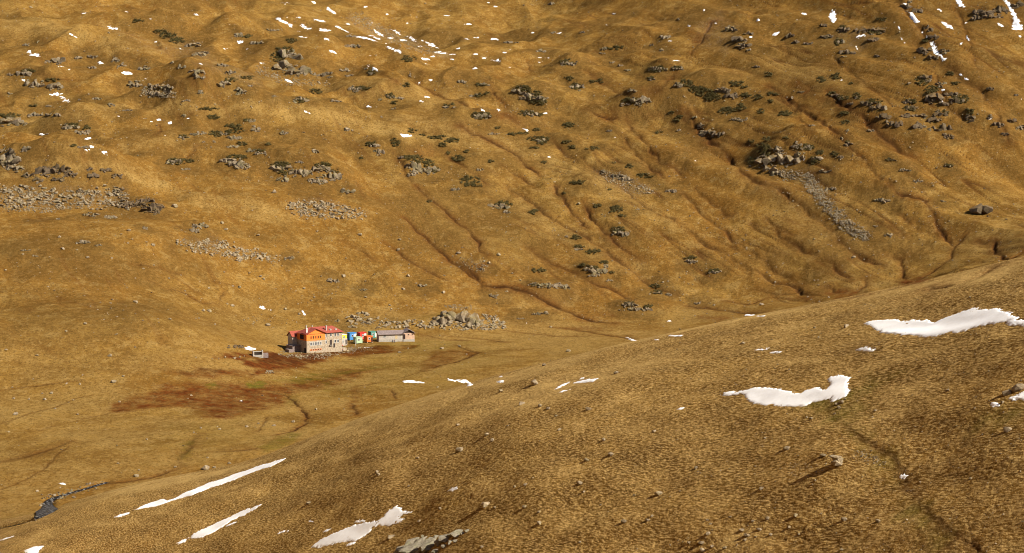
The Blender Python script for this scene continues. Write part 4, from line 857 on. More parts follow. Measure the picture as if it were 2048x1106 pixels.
TALUS = [('talus streak of pale stones running down the right slope', 950, .3, 1.1, '1600,348 1625,350 1640,375 1664,405 1700,440 1746,474 1728,483 1690,464 1655,425 1625,392 1608,372'),
 ('field of broken pale rocks along the left edge', 620, .3, 1.9, '0,372 60,372 120,385 230,378 262,392 250,412 170,420 90,414 30,420 0,416'),
 ('dark grey stone strip under the left rubble field', 110, .3, 1.0, '10,418 60,414 130,418 120,426 40,426'),
 ('loose pale rock field above the lodge, widest in the middle', 420, .35, 1.7, '570,408 600,402 640,400 690,412 735,428 728,440 680,438 620,434 585,426'),
 ('spread of grey rocks on the left apron above the meadow', 330, .35, 1.6, '345,482 400,478 440,484 480,494 530,505 562,520 545,526 500,522 450,516 400,505 370,494'),
 ('pale stone chute beside the fan of snow streaks', 480, .3, 1.0, '700,26 725,22 745,45 790,62 850,92 885,106 870,112 830,102 780,84 740,62 705,45'),
 ('collar of fallen blocks at the foot of the big crag', 260, .4, 1.6, '855,650 870,655 900,656 940,659 990,661 1012,655 1005,642 985,634 965,630 990,648 960,652 900,650 875,645 866,640'),
 ('stony crown of gravel above the big crag', 90, .25, .7, '888,614 905,609 930,613 945,621 925,619 900,616'),
 ('pale boulder apron on the slope behind the coloured cabins', 95, .4, 2.2, '690,632 730,626 790,640 860,646 850,658 800,656 740,655 700,648'),
 ('white rubble under the pale ledge at the upper left', 220, .3, 1.2, '285,180 340,178 352,188 340,196 300,193 280,188'),
 ('grey stone spill on the middle slope', 260, .3, 1.0, '1195,340 1225,345 1270,362 1320,385 1290,388 1240,372 1205,355'),
 ('pale stones under the dark cliff band', 160, .3, 1.1, '1545,340 1580,338 1620,352 1605,362 1570,356'),
 ('stony ground in the red-brown hollow mid slope', 90, .25, .8, '915,520 960,515 985,530 970,545 930,540'),
 ('trail of pale stones on the near hill right of the hourglass boulder', 110, .06, .22, '1700,900 1735,902 1775,930 1765,936 1735,925 1710,915'),
 ('rubble berm in front of the lodge', 330, .2, .75, '556,704 590,709 615,712 650,705 690,696 712,694 700,700 660,712 620,719 590,715 560,708'),
 ('pale stone litter between the cabins and the marsh', 80, .15, .5, '690,700 720,694 750,690 745,697 715,704 690,708'),
 ('wet stones choking the stream', 190, .12, .8, '60,1042 75,1030 84,1012 88,1000 104,990 130,985 165,972 200,962 212,964 180,975 140,992 118,1000 108,1010 104,1024 90,1034'),
 ('gravel scatter left of the hourglass boulder', 90, .05, .16, '1560,925 1640,925 1655,950 1600,960 1550,945'),
 ('scree below the big pale upper-left cliff', 260, .3, 1.1, '520,130 560,150 600,160 660,165 650,172 590,172 540,160 510,145')]
for lab, n, r0, r1, pts in TALUS:
    pl = rdl('P:' + pts)[0][1]; n = int(n * 2.0); us, vs = poly_pts(pl, n); acc = Acc(); scatter(acc, us, vs, r0 * .75, r1 * .95, 190 if pl[0][1] > 690 else 640); org = np.concatenate(acc.v).mean(0)
    o = link('scree', acc.mesh('scree', ROCK if 'wet' in lab else STONE, org), loc=tuple(org)); tag(o, lab, 'scree', kind='stuff')
acc = Acc(); us = nr_.uniform(0, 2048, 34000); vs = nr_.uniform(0, 1106, 34000); cr = np.interp(us, [h[0] for h in HT], [h[1] for h in HT]) + 4
dens = np.clip(.5 + .9 * gn(us / 95, vs / 60) + .5 * gn(us / 30, vs / 18), 0, 1) ** 1.6; dens *= np.where((vs > 650) & (us < 1300), .22, 1) * np.where((vs > 430) & (us < 500), .5, 1)
k = (vs < cr) & (nr_.uniform(0, 1, 34000) < dens * .75); scatter(acc, us[k], vs[k], .22, .85, 600)
k = (vs > cr + 12) & (nr_.uniform(0, 1, 34000) < dens * .32 * np.where(us > 1200, 1.2, .6)); scatter(acc, us[k], vs[k], .06, .24)
o = link('scattered_stones', acc.mesh('scattered_stones', STONE, (0, 900, 50)), loc=(0, 900, 50)); tag(o, 'small pale stones strewn over the hillsides', 'stones', kind='stuff')

# ---------------------------------------------------------------- dwarf juniper mats
JM, nt_, bs = mat_new('juniper_foliage', .85, .2); n = NB(nt_); n1 = n.noise(.35, 4, .6); n2 = n.noise(2.2, 3, .7)
c = n.mix(n.ramp(n1, .35, .65), (.050, .042, .011), (.085, .062, .017)); c = n.mix(n.ramp(n2, .45, .7), c, (.105, .072, .018)); n.l(c, bs.inputs['Base Color'])
def leafs(P_, r, acc):
    for p in P_:
        acc.add(POOL[rnd.randrange(26)], (p[0], p[1], p[2] + r * .15), (r * rnd.uniform(.8, 1.2), r * rnd.uniform(.8, 1.2), r * rnd.uniform(.22, .45)), rotm(0, 0, rnd.uniform(0, 6)))
        k = 12; c_ = np.array(p) + nr_.normal(0, 1, (k, 3)) * np.array([r * .62, r * .62, r * .25]) + np.array([0, 0, r * .55]); w_ = nr_.normal(0, r * .2, (k, 3, 3)); v = (c_[:, None, :] + w_).reshape(-1, 3)
        acc.v.append(v); acc.f.append(np.arange(3 * k).reshape(k, 3) + acc.n); acc.n += 3 * k
for els in cluster(JG, .55):
    acc = Acc(); x0 = min(e_[0] - e_[2] for e_ in els); x1 = max(e_[0] + e_[2] for e_ in els); y0 = min(e_[1] - e_[3] for e_ in els); y1 = max(e_[1] + e_[3] for e_ in els)
    for e_ in els:
        area = math.pi * e_[2] * e_[3]; n_ = int(min(130, max(9, area / 3.8))); us, vs = px_in_ellipse((e_[0], e_[1], e_[2] * .95, e_[3] * .95), n_)
        k = gn(us / 7 + 50, vs / 3.5) > -.16; us, vs = us[k], vs[k]
        if len(us) == 0: continue
        P_ = cast(us, vs + 1.0, 640); d_ = np.linalg.norm(P_ - CAM, axis=1); md = np.median(d_); P_ = P_[np.abs(d_ - md) < 45]
        leafs(P_ + np.array([0, 0, .25]), max(.8, 3.0 / (FP / md)), acc)
    if not acc.v: continue
    org = np.concatenate(acc.v).mean(0); org[2] = np.concatenate(acc.v)[:, 2].min()
    o = link('juniper_shrub', acc.mesh('juniper_shrub', JM, org), loc=tuple(org))
    later(o, (x0 + x1) / 2, (y0 + y1) / 2, f"{sizeword(x1 - x0)} dark green juniper mat", 'shrub', 'juniper mats on the far slope')

# ---------------------------------------------------------------- snow
SM, nt_, bs = mat_new('old_snow', .6, .25); n = NB(nt_); n1 = n.noise(.8, 4, .6); n2 = n.noise(5, 3, .6)
c = n.mix(n.ramp(n1, .3, .75), (.95, .95, .96), (.88, .87, .86)); n.l(c, bs.inputs['Base Color']); n.bump(n2, .1, .4, bs)
def zs_at(x, y):
    global Z
    keep = Z; Z = Zs; r = zat(x, y); Z = keep; return r
def snow(poly, near_=False):
    pd = densify(poly, 2, True); pw = cast([p[0] for p in pd], [p[1] for p in pd], 190 if near_ else 600)
    dd_ = np.hypot(pw[:, 0], pw[:, 1]); md = np.median(dd_); okk = np.abs(dd_ - md) < (70 if near_ else 45)
    if okk.sum() < 4: okk[:] = True
    pts = [(p[0], p[1]) for p, k in zip(pw, okk) if k]; q_ = np.array(pts); x0, y0 = q_.min(0) - .8; x1, y1 = q_.max(0) + .8
    w_, h_ = x1 - x0, y1 - y0; cell = max(.12 if near_ else .3, math.sqrt(w_ * h_ / 9000.0)); nx, ny = int(w_ / cell) + 2, int(h_ / cell) + 2
    gx, gy = np.meshgrid(np.linspace(x0, x1, nx), np.linspace(y0, y1, ny), indexing='ij'); md_ = min(w_, h_)
    amp = min(.6 if near_ else 1.5, md_ * (.13 if near_ else .2)); sd = poly_sd(gx, gy, pts) + amp * 1.6 * (fbm((gx * .45 - gy * .89) / 1.5, (gx * 1.65 + gy * .835) / .75, 1., 3, 3.7, .7) if near_ else fbm(gx * .55, gy * 1.3, 2.4, 3, 3.7, .7)) + amp * .8 * fbm(gx, gy, 4.0, 2, 1.1)
    T = .12 if near_ else .2; ed = .5 if near_ else .7; sd += .12 if near_ else -.1
    zz = zs_at(gx, gy) + T * sst(-ed * .15, ed, sd) - .55 * sst(0, -ed * .6, sd) + (.012 if near_ else .05) * gn(gx / 1.3, gy / 1.3)
    id_ = np.arange(nx * ny).reshape(nx, ny); f = np.stack([id_[:-1, :-1], id_[1:, :-1], id_[1:, 1:], id_[:-1, 1:]], -1); sk = sd > -ed * .7
    kf = sk[:-1, :-1] | sk[1:, :-1] | sk[1:, 1:] | sk[:-1, 1:]; f = f[kf]
    if len(f) == 0: return None
    v = np.stack([gx, gy, zz], -1).reshape(-1, 3); u_ = np.unique(f); rm = np.zeros(len(v), int); rm[u_] = np.arange(len(u_)); v = v[u_]; org = v.mean(0)
    return link('snow_patch', mesh_np('snow_patch', v - org, rm[f], SM, True), loc=tuple(org))
def crest_v(u): return float(np.interp(u, [h[0] for h in HT], [h[1] for h in HT]))
for s_ in SN:
    u, v, a, b, an = s_[0], s_[1], s_[2], s_[3], math.radians(s_[4]); b = max(b * .75, 1.0); poly = []
    for i in range(16):
        t_ = i / 16 * 2 * math.pi; k = rnd.uniform(.5, 1.25); x, y = a * math.cos(t_) * k, b * math.sin(t_) * k; poly.append((u + x * math.cos(an) - y * math.sin(an), v + x * math.sin(an) + y * math.cos(an)))
    o = snow(poly, v > crest_v(u) + 2)
    if o: later(o, u, v, f"{sizeword(2 * a)} white snow {'streak' if a > 3 * b else 'patch'}", 'snow patch', 'old snow patches')
for lab, spec in SNOWPOLY:
    pl = rdl(spec)[0][1]; c_ = np.mean(pl, 0); o = snow(pl, c_[1] > crest_v(c_[0]) + 2)
    if o: tag(o, lab, 'snow patch', 'old snow patches')

# ---------------------------------------------------------------- stream
WM, nt_, bs = mat_new('stream_water', .6, .03); n = NB(nt_); n1 = n.noise(1.2, 4, .7); c = n.mix(n.ramp(n1, .56, .62), (.014, .011, .009), (.42, .42, .42)); n.l(c, bs.inputs['Base Color']); n.bump(n.noise(3, 3), .15, .8, bs)
sp_ = np.array(STR); tg = np.gradient(sp_[:, :2], axis=0); tg /= np.linalg.norm(tg, axis=1)[:, None]; nn = np.stack([-tg[:, 1], tg[:, 0]], 1)
Lv = np.concatenate([sp_[:, :2] + nn * (_wid + .6)[:, None], sp_[:, :2], sp_[:, :2] - nn * (_wid + .6)[:, None]]); m_ = len(sp_)
vz = np.concatenate([STR_Z + .12] * 3); v = np.column_stack([Lv, vz]); f = [[i + r * m_, i + 1 + r * m_, i + 1 + (r + 1) * m_, i + (r + 1) * m_] for r in range(2) for i in range(m_ - 1)]
o = link('stream', mesh_np('stream', v, f, WM, True)); tag(o, 'dark stony stream bending through the lower left corner', kind='structure')
# ---------------------------------------------------------------- buildings
def plain(name, colr, rough=.8, var=.15, sc=1.5, mottled=None):
    m, nt_, bs = mat_new(name, rough, .25); n = NB(nt_); k = tuple(x * (1 - var * 1.6) for x in colr)
    c = n.mix(n.ramp(n.noise(sc, 4, .65), .35, .65), colr, mottled or k); n.l(c, bs.inputs['Base Color']); return m
MW = dict(stone=plain('masonry', (.46, .37, .26), .95, .3, 1.4, (.25, .19, .13)), orange=plain('orange_render', (.80, .225, .04), .8, .14), roof=plain('red_roof', (.36, .080, .048), .85, .2, 1.8, (.22, .05, .035)),
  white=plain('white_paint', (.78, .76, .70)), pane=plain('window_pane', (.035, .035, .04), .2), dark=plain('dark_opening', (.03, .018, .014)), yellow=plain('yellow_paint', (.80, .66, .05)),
  blue=plain('blue_paint', (.06, .23, .52)), red=plain('red_paint', (.62, .045, .03)), teal=plain('teal_paint', (.10, .27, .21)), mint=plain('mint_paint', (.42, .56, .36)), flame=plain('orange_paint', (.72, .15, .03)),
  grey=plain('grey_render', (.50, .44, .37), .9, .2, 1.0), conc=plain('concrete', (.42, .38, .32), .9, .2), slate_shade=plain('weathered_roof_and_shade', (.27, .21, .19), .8, .3, 2.0, (.15, .11, .10)), pink=plain('pinkish_render', (.60, .40, .28), .9, .15),
  wood=plain('pale_timber', (.60, .46, .26), .8, .2, 3), darkw=plain('dark_timber', (.05, .035, .03), .8), skin=plain('skin', (.45, .25, .17)), navy=plain('dark_cloth', (.03, .035, .06)), maroon=plain('maroon_cloth', (.22, .03, .03)), tyre=plain('rubber', (.02, .02, .02)), bluet=plain('blue_sheet', (.45, .60, .75)))
class MB:
    def __init__(s): s.v = []; s.f = []
    def box(s, x0, x1, y0, y1, z0, z1):
        b = len(s.v); s.v += [(x, y, z) for z in (z0, z1) for x, y in ((x0, y0), (x1, y0), (x1, y1), (x0, y1))]
        s.f += [tuple(b + i for i in q) for q in ((3, 2, 1, 0), (4, 5, 6, 7), (0, 1, 5, 4), (1, 2, 6, 5), (2, 3, 7, 6), (3, 0, 4, 7))]; return s
    def poly(s, pts, off):
        """closed slab: a polygon and its copy moved by off"""
        b = len(s.v); n = len(pts); s.v += [tuple(p) for p in pts] + [tuple(p[i] + off[i] for i in range(3)) for p in pts]
        s.f += [tuple(range(b, b + n))[::-1], tuple(range(b + n, b + 2 * n))] + [(b + i, b + (i + 1) % n, b + n + (i + 1) % n, b + n + i) for i in range(n)]; return s
    def build(s, name, mat, parent=None, bevel=0):
        me = bpy.data.meshes.new(name); me.from_pydata(s.v, [], s.f); bm = bmesh.new(); bm.from_mesh(me); bmesh.ops.recalc_face_normals(bm, faces=bm.faces)
        if bevel: bmesh.ops.bevel(bm, geom=bm.edges[:], offset=bevel, segments=1, affect='EDGES')
        bm.to_mesh(me); bm.free(); me.materials.append(mat); return link(name, me, parent)
def thing(name, u, v, theta, label, cat, group=None, dz=0, zfix=None):
    p = cast([u], [v], 620)[0]; a = float(ray(u, v)[0]); o = bpy.data.objects.new(name, None); COL.objects.link(o)
    o.location = (p[0], p[1], p[2] + dz); o.rotation_euler = (0, 0, R(theta) - a); tag(o, label, cat, group); return o
def window(par, x, z, w, h, y, frame='white', name='window', glass='pane'):
    t_ = .12; f = MB().box(x - w/2 - t_, x - w/2, y - .05, y + .1, z - h/2 - t_, z + h/2 + t_).box(x + w/2, x + w/2 + t_, y - .05, y + .1, z - h/2 - t_, z + h/2 + t_).box(x - w/2, x + w/2, y - .05, y + .1, z + h/2, z + h/2 + t_).box(x - w/2, x + w/2, y - .05, y + .1, z - h/2 - t_, z - h/2)
    if w > .8: f.box(x - .04, x + .04, y - .03, y + .1, z - h/2, z + h/2)
    fo = f.build(name, MW[frame], par); MB().box(x - w/2, x + w/2, y - .015, y + .1, z - h/2, z + h/2).build('pane', MW[glass], fo); return fo
def gable_roof(par, x0, x1, y0, y1, ze, zr, ov, mat, axis='x', t_=.22, name='roof'):
    m = MB()
    if axis == 'x':
        ym = (y0 + y1) / 2; s_ = (zr - ze) / (ym - y0); zo = ze - s_ * ov
        m.poly([(x0 - ov, y0 - ov, zo), (x1 + ov, y0 - ov, zo), (x1 + ov, ym, zr), (x0 - ov, ym, zr)], (0, 0, t_)); m.poly([(x0 - ov, ym, zr + .002), (x1 + ov, ym, zr + .002), (x1 + ov, y1 + ov, zo), (x0 - ov, y1 + ov, zo)], (0, 0, t_))
    else:
        xm = (x0 + x1) / 2; s_ = (zr - ze) / (xm - x0); zo = ze - s_ * ov
        m.poly([(x0 - ov, y0 - ov, zo), (xm, y0 - ov, zr), (xm, y1, zr), (x0 - ov, y1, zo)], (0, 0, t_)); m.poly([(xm, y0 - ov, zr + .002), (x1 + ov, y0 - ov, zo), (x1 + ov, y1, zo), (xm, y1, zr + .002)], (0, 0, t_))
    return m.build(name, MW[mat], par)

# the lodge: stone body, orange front block with a gable, hipped red roof, rear annex
L = thing('lodge', 613, 706, 28, 'three-storey stone lodge with an orange gable and red roof on the valley floor', 'building')
MB().box(0, 20.0, 0, 9.5, -2.5, 9.2).build('stone_wall', MW['stone'], L)
MB().box(-.12, 10.1, -.5, 9.5, -2.5, 5.9).build('front_block_wall', MW['stone'], L)
ob = MB().box(-.16, 10.14, -.54, 9.54, 5.9, 9.25); ob.poly([(-.16, -.54, 9.25), (10.14, -.54, 9.25), (4.99, -.54, 11.5)], (0, 5.0, 0)); ob.build('orange_wall', MW['orange'], L)
ov = .7; x0, x1, y0, y1, ze, zr = 0, 20.0, 0, 9.5, 9.25, 11.9; ym = 4.75
rf = MB(); A_, B_, C_, D_ = (x0 - ov, y0 - ov, ze - .15), (x1 + ov, y0 - ov, ze - .15), (x1 + ov, y1 + ov, ze - .15), (x0 - ov, y1 + ov, ze - .15); E_, F_ = (x0 + 4.0, ym, zr), (x1 - 3.0, ym, zr)
b = len(rf.v); rf.v += [A_, B_, C_, D_, E_, F_]; rf.f += [(0, 1, 5, 4), (1, 2, 5), (2, 3, 4, 5), (3, 0, 4), (3, 2, 1, 0)]; roof = rf.build('roof', MW['roof'], L)
gable_roof(L, -.1, 10.1, -.5, 4.7, 9.4, 11.65, .75, 'roof', 'y', name='gable_roof')
for x, y, z0, z1, w, c in ((.55, .6, 9.2, 11.9, .6, 'white'), (3.0, 5.6, 10.8, 12.6, .5, 'conc'), (6.2, 5.4, 11.3, 12.5, .4, 'conc'), (11.9, 1.6, 9.9, 12.5, .6, 'conc')):
    MB().box(x - w/2, x + w/2, y - w/2, y + w/2, z0, z1).box(x - w/2 - .1, x + w/2 + .1, y - w/2 - .1, y + w/2 + .1, z1, z1 + .15).build('chimney', MW[c], L)
for x, z in ((14.2, 10.4), (17.3, 10.3)): MB().box(x - .5, x + .5, 1.2, 2.6, z - .5, z + .35).build('skylight', MW['conc'], L)
for k in range(5):
    x = 2.3 + 1.32 * k
    window(L, x, 7.5, .55, 1.25, -.56, 'orange', glass='dark'); window(L, x, 4.35, .85, 1.45, -.54); window(L, x, 1.35, .7, .55, -.54, 'orange', glass='dark')
for x, z, w, h in ((10.95, 7.9, .6, 1.4), (13.6, 7.9, .8, 1.3), (16.0, 7.9, .8, 1.3), (17.6, 7.9, .8, 1.3), (10.95, 4.7, .6, 1.4), (16.0, 4.7, .8, 1.4), (17.6, 4.7, .8, 1.4)): window(L, x, z, w, h, -.04)
dr_ = MB().box(13.0, 14.2, -.08, .1, 3.0, 5.6).build('balcony_door', MW['darkw'], L); MB().box(12.7, 14.5, -.9, 0, 2.85, 3.0).build('step', MW['conc'], L)
MB().box(15.0, 15.9, -.08, .1, 1.6, 3.6).build('door', MW['darkw'], L)
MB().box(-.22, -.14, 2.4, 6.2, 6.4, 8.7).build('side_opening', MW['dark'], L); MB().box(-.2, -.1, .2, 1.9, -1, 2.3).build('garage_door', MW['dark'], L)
MB().box(-2.6, -.0, 9.6, 14.5, -2, 7.4).poly([(-2.6, 9.6, 7.4), (-2.6, 14.5, 7.4), (-2.6, 12.05, 9.4)], (8, 0, 0)).build('rear_annex_wall', MW['grey'], L)
gable_roof(L, -2.6, 6, 9.6, 14.5, 7.5, 9.5, .5, 'roof', 'x', name='rear_annex_roof')
MB().box(-4.5, -.2, 6.0, 12.5, -2, 3.0).build('lean_to_wall', MW['slate_shade'], L); MB().box(-4.7, -.2, 5.8, 12.6, 3.0, 3.15).build('lean_to_roof', MW['slate_shade'], L)  # dark slate colour paints the lodge's shadow onto the lean-to
MB().box(-7.0, -4.5, 5.0, 9.0, -2, 1.6).build('low_side_wall', MW['slate_shade'], L)
T_ = thing('stone_terrace', 650, 702, 28, 'stone terrace wall running along the front of the lodge', 'terrace'); 
MB().poly([(-9.6, -1.2, -2), (11.5, -1.2, -2), (11.5, -1.2, .9), (-3, -1.2, .1), (-9.6, -1.2, -.6)], (0, 2.6, 0)).build('retaining_wall', MW['stone'], T_)
An = thing('annex', 683, 692.5, 28, 'small white annex with a yellow upper storey at the right end of the lodge', 'building')
MB().box(0, 3.3, 0, 4, -1.5, 3.9).build('wall', MW['grey'], An); MB().box(-.3, 3.1, .1, 3.9, 3.9, 5.7).build('yellow_wall', MW['yellow'], An); MB().box(-.5, 3.3, -.1, 4.1, 5.7, 5.8).build('roof', MW['white'], An)
window(An, 1.5, 4.6, .9, .7, .06); window(An, .9, 2.3, .5, 1.3, -.04); MB().box(2.3, 3.0, -.06, .1, .8, 3.2).build('door', MW['darkw'], An)

def cabin(uf, ur, us_, vb, vt, wallm, label, win, panel=None, door=None, th=27):
    c_ = thing('cabin', uf, vb, th, label, 'cabin', 'painted cabins between the lodge and the shed'); d_ = math.dist(c_.location, CAM); ppm = FP / d_
    W = (ur - uf) / ppm / math.cos(R(th)); Dp = (uf - us_) / ppm / math.sin(R(th)); H = (vb - vt) / ppm - .35
    MB().box(0, W, 0, Dp, .35, H + .35).build('wall', MW[wallm], c_, .04); MB().box(-.12, W + .12, -.12, Dp + .12, H + .35, H + .47).build('roof', MW[wallm], c_)
    for x in (.15, W - .5):
        for y in (.1, Dp - .45): MB().box(x, x + .35, y, y + .35, -1.5, .35).build('footing', MW['conc'], c_)
    window(c_, W * win, H * .62 + .3, .75, .95, -.03)
    if panel: MB().box(W * panel[0], W * panel[1], -.05, .1, .9, H - .1).build('door', MW['white'], c_)
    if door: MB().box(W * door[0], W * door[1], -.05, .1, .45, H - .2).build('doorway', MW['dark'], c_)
cabin(699.4, 713, 694.2, 681.5, 666.5, 'blue', 'bright blue cabin, nearest the lodge', .42, (.68, .98))
cabin(720, 732.8, 714.4, 680.5, 665.8, 'red', 'crimson red cabin behind the mint and orange ones', .45, (.66, .98))
cabin(742, 753, 736.3, 677.5, 663.9, 'teal', 'teal green cabin in the back row beside the grey shed', .38, (.72, .98))
cabin(713, 725, 706.5, 688.2, 675.3, 'mint', 'pale mint green cabin in the front row', .4)
cabin(734, 745.6, 728, 685.8, 673, 'flame', 'orange-red cabin with an open dark doorway in the front row', .4, None, (.72, .98))
# the grey shed
Sh = thing('shed', 757.9, 684, 9, 'long grey shed with a weathered roof and a gabled right end', 'building')
MB().box(0, 12.7, 0, 6.5, 1.2, 4.0).build('wall', MW['grey'], Sh); MB().box(-.08, 12.78, -.08, 6.5, -1.5, 1.2).build('plinth', MW['conc'], Sh); gable_roof(Sh, 0, 12.7, 0, 6.5, 3.95, 5.35, .6, 'slate_shade', 'x', .15)
MB().box(12.7, 18.4, -.4, 7, 1.0, 4.3).build('end_wall', MW['pink'], Sh); MB().box(12.62, 18.48, -.48, 7, -1.5, 1.0).build('end_plinth', MW['conc'], Sh)
MB().poly([(12.7, -.4, 4.3), (18.4, -.4, 4.3), (15.1, -.4, 6.0)], (0, 6, 0)).build('gable', MW['darkw'], Sh)
gable_roof(Sh, 12.5, 18.5, -.5, 7, 4.3, 6.1, .6, 'slate_shade', 'y', .15, 'end_roof')
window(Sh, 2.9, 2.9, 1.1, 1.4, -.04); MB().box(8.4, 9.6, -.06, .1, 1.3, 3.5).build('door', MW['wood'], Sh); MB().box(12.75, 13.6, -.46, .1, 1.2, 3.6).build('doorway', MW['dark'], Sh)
window(Sh, 15.3, 3.5, .6, .6, -.44, 'pink', glass='dark'); window(Sh, 17.3, 3.5, .5, .5, -.44, 'pink', glass='dark'); MB().box(7, 9.2, -1.2, -.1, -1.5, .5).build('step', MW['conc'], Sh)
# small things round the buildings
Cs = thing('concrete_trough', 506, 712.5, 8, 'open concrete shelter with two white pillars left of the lodge', 'shelter')
MB().box(0, .6, 0, 2.4, -1, 2.3).build('pillar', MW['grey'], Cs); MB().box(4.3, 4.75, 0, 2.4, -1, 2.5).build('pillar', MW['grey'], Cs); MB().box(.6, 4.3, 1.6, 1.8, -1, 1.9).build('back_panel', MW['conc'], Cs); MB().box(.6, 4.3, .1, 2.3, 1.9, 2.05).build('roof', MW['conc'], Cs); MB().box(.6, 4.3, .2, .35, -1, .5).build('front_sill', MW['conc'], Cs); MB().box(4.75, 7.2, .3, 2.2, -1, 1.1).build('side_wall', MW['slate_shade'], Cs)
for i, (u, v, r) in enumerate(((437.5, 719, .5), (450.5, 716, .62), (479.5, 715.5, .6), (488.5, 713.5, .4))):
    p = cast([u], [v], 620)[0]; o = link('stone_block', BM_[i + 3], loc=(p[0], p[1], p[2] + r * .7)); o.scale = (r * .7, r * .7, r * 1.1); tag(o, ['low white block, leftmost of the row left of the concrete shelter', 'tall white block, second in the row left of the concrete shelter', 'upright white block, third in the row left of the concrete shelter', 'smallest white block, nearest the concrete shelter'][i], 'block', 'white blocks')
def heap(u0, v0, n, du, dv, r, mat, name, lab, cat, kind=None):
    acc = Acc(); us = nr_.uniform(-du, du, n) + u0; vs = nr_.uniform(-dv, dv, n) + v0; P_ = cast(us, vs, 620)
    for p in P_: q = r * rnd.uniform(.6, 1.2); acc.add(POOL[rnd.randrange(26)], (p[0], p[1], p[2] + q * .3), (q, q * .8, q * .8), rotm(rnd.uniform(-.4, .4), rnd.uniform(-.4, .4), rnd.uniform(0, 6)))
    org = P_.mean(0); o = link(name, acc.mesh(name, mat, org), loc=tuple(org)); tag(o, lab, cat, kind=kind)
heap(470, 694, 26, 16, 2.2, .8, ROCKD, 'ruined_wall', 'low ruined wall of dark stones left of the small snow drift', 'wall')
heap(540, 745, 22, 8, 2.4, .55, STONE, 'rubble_heap', 'pale rubble heap in the meadow below the concrete shelter', 'rubble')
heap(471, 716, 10, 5, 1, .35, STONE, 'rubble_heap', 'little pale rubble heap between the second and third white blocks', 'rubble')
heap(650, 696.5, 8, 2.5, 1.5, .5, MW['bluet'], 'bundle_pile', 'pile of pale blue bundles at the foot of the lodge wing', 'pile')
heap(694, 702, 12, 7, .7, .35, MW['wood'], 'timber_pile', 'yellowish timber pile below the small annex', 'timber')
heap(729, 695.5, 14, 13, 1.0, .25, MW['white'], 'white_rubble', 'thin line of white rubble in front of the cabins', 'rubble')
pl_ = thing('plank', 664, 701, -35, 'pale plank lying aslant on the dark ground in front of the lodge', 'plank'); MB().box(0, 4.5, -.25, .25, .25, .45).build('board', MW['wood'], pl_)
po = thing('pole', 711.4, 691, 0, 'thin white pole standing in front of the blue cabin', 'pole'); MB().box(-.07, .07, -.07, .07, -.5, 3.5).build('shaft', MW['white'], po); MB().box(-.15, .15, -.15, .15, -.5, .15).build('base', MW['conc'], po)
for i, u in enumerate((655.5, 659.5)):
    t2 = thing('picnic_table', u, 696.5, 28, ['dark picnic table nearest the orange block', 'dark picnic table nearer the annex end of the lodge'][i], 'table', 'picnic tables before the lodge')
    MB().box(-.7, .7, -.35, .35, .7, .8).build('tabletop', MW['darkw'], t2)
    for s_ in (-.5, .45): MB().box(s_, s_ + .08, -.3, .3, -.3, .7).build('leg', MW['darkw'], t2)
    for y in (-.8, .6): MB().box(-.7, .7, y, y + .2, .4, .46).build('seat', MW['darkw'], t2)
qd = thing('quad_bike', 682.5, 693.5, 20, 'small red quad bike parked by the annex door', 'quad bike')
MB().box(-.9, .9, -.35, .35, .5, .85).build('body', MW['red'], qd, .08); MB().box(-.6, .1, -.2, .2, .85, 1.0).build('seat', MW['darkw'], qd, .04); MB().box(.35, .45, -.45, .45, 1.1, 1.18).box(.36, .44, -.05, .05, .8, 1.1).build('handlebar', MW['darkw'], qd)
for x in (-.65, .65):
    for y in (-.5, .5):
        m_ = MB(); c8 = [(x + .3 * math.cos(k * math.pi / 5), y - .12, .3 + .3 * math.sin(k * math.pi / 5)) for k in range(10)]; m_.poly(c8, (0, .24, 0)); m_.build('wheel', MW['tyre'], qd)
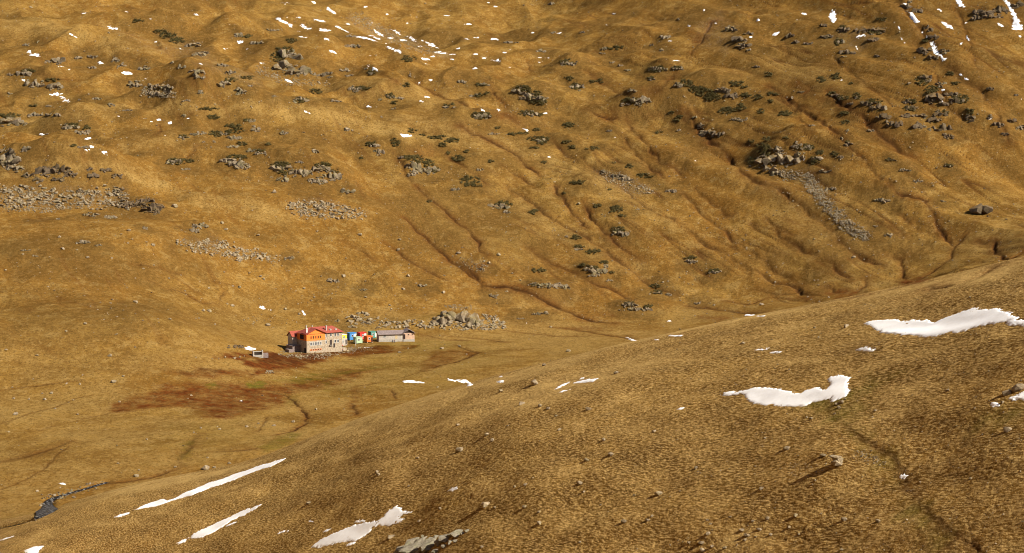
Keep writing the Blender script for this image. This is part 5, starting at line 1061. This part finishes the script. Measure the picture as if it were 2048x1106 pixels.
def person(u, v, face, cloth, trous, label, arm=.25):
    p = cast([u], [v], 620)[0]; H = [(0, 0, .95, .14), (0, 0, 1.18, .13), (0, 0, 1.42, .15), (0, 0, 1.52, .06), (0, -.01, 1.62, .085), (0, 0, 1.74, .075),
      (.1, 0, .88, .09), (.12, -.03, .48, .06), (.12, .02, .07, .045), (.12, -.14, .04, .04), (-.1, 0, .88, .09), (-.12, .05, .48, .06), (-.12, .1, .07, .045), (-.12, -.06, .04, .04),
      (.19, 0, 1.4, .055), (.24, 0, 1.14, .042), (.24, -arm, .92, .032), (.24, -arm - .08, .86, .03), (-.19, 0, 1.4, .055), (-.25, .02, 1.14, .042), (-.25, -arm * .4, .9, .032), (-.25, -arm * .4 - .05, .83, .03)]
    E = [(0, 1), (1, 2), (2, 3), (3, 4), (4, 5), (0, 6), (6, 7), (7, 8), (8, 9), (0, 10), (10, 11), (11, 12), (12, 13), (2, 14), (14, 15), (15, 16), (16, 17), (2, 18), (18, 19), (19, 20), (20, 21)]
    me = bpy.data.meshes.new('person'); me.from_pydata([h[:3] for h in H], E, []); o = link('tmp', me); sk = o.modifiers.new('s', 'SKIN')
    for i, h in enumerate(H): me.skin_vertices[0].data[i].radius = (h[3], h[3])
    me.skin_vertices[0].data[0].use_root = True; o.modifiers.new('b', 'SUBSURF').levels = 1; dg = bpy.context.evaluated_depsgraph_get(); m2 = bpy.data.meshes.new_from_object(o.evaluated_get(dg)); bpy.data.objects.remove(o)
    for q in ('skin', cloth, trous): m2.materials.append(MW[q])
    for f in m2.polygons: f.material_index = 2 if f.center.z < .95 else (0 if f.center.z > 1.5 or (abs(f.center.x) > .2 and f.center.z < .92) else 1); f.use_smooth = True
    o = link('person', m2, loc=tuple(p), rz=face); tag(o, label, 'person', 'people by the buildings')
    hm = bpy.data.meshes.new('hair'); bm = bmesh.new(); bmesh.ops.create_uvsphere(bm, u_segments=8, v_segments=6, radius=.1, matrix=Matrix.Translation((0, .015, 1.72))); bm.to_mesh(hm); bm.free(); hm.materials.append(MW['darkw']); link('hair', hm, o)
person(664.7, 694.5, .3, 'navy', 'navy', 'person in dark clothes standing by the lodge wing door')
person(674.6, 695.5, -.4, 'maroon', 'navy', 'person in a maroon top at the right end of the lodge wing')
person(684.6, 704, 1.0, 'maroon', 'darkw', 'person in dark red standing on the slope below the annex')
person(785.6, 686, .6, 'navy', 'navy', 'person in dark clothes in front of the grey shed')
person(788.6, 686, -.6, 'maroon', 'navy', 'person in a red top beside the one at the grey shed')

settle()
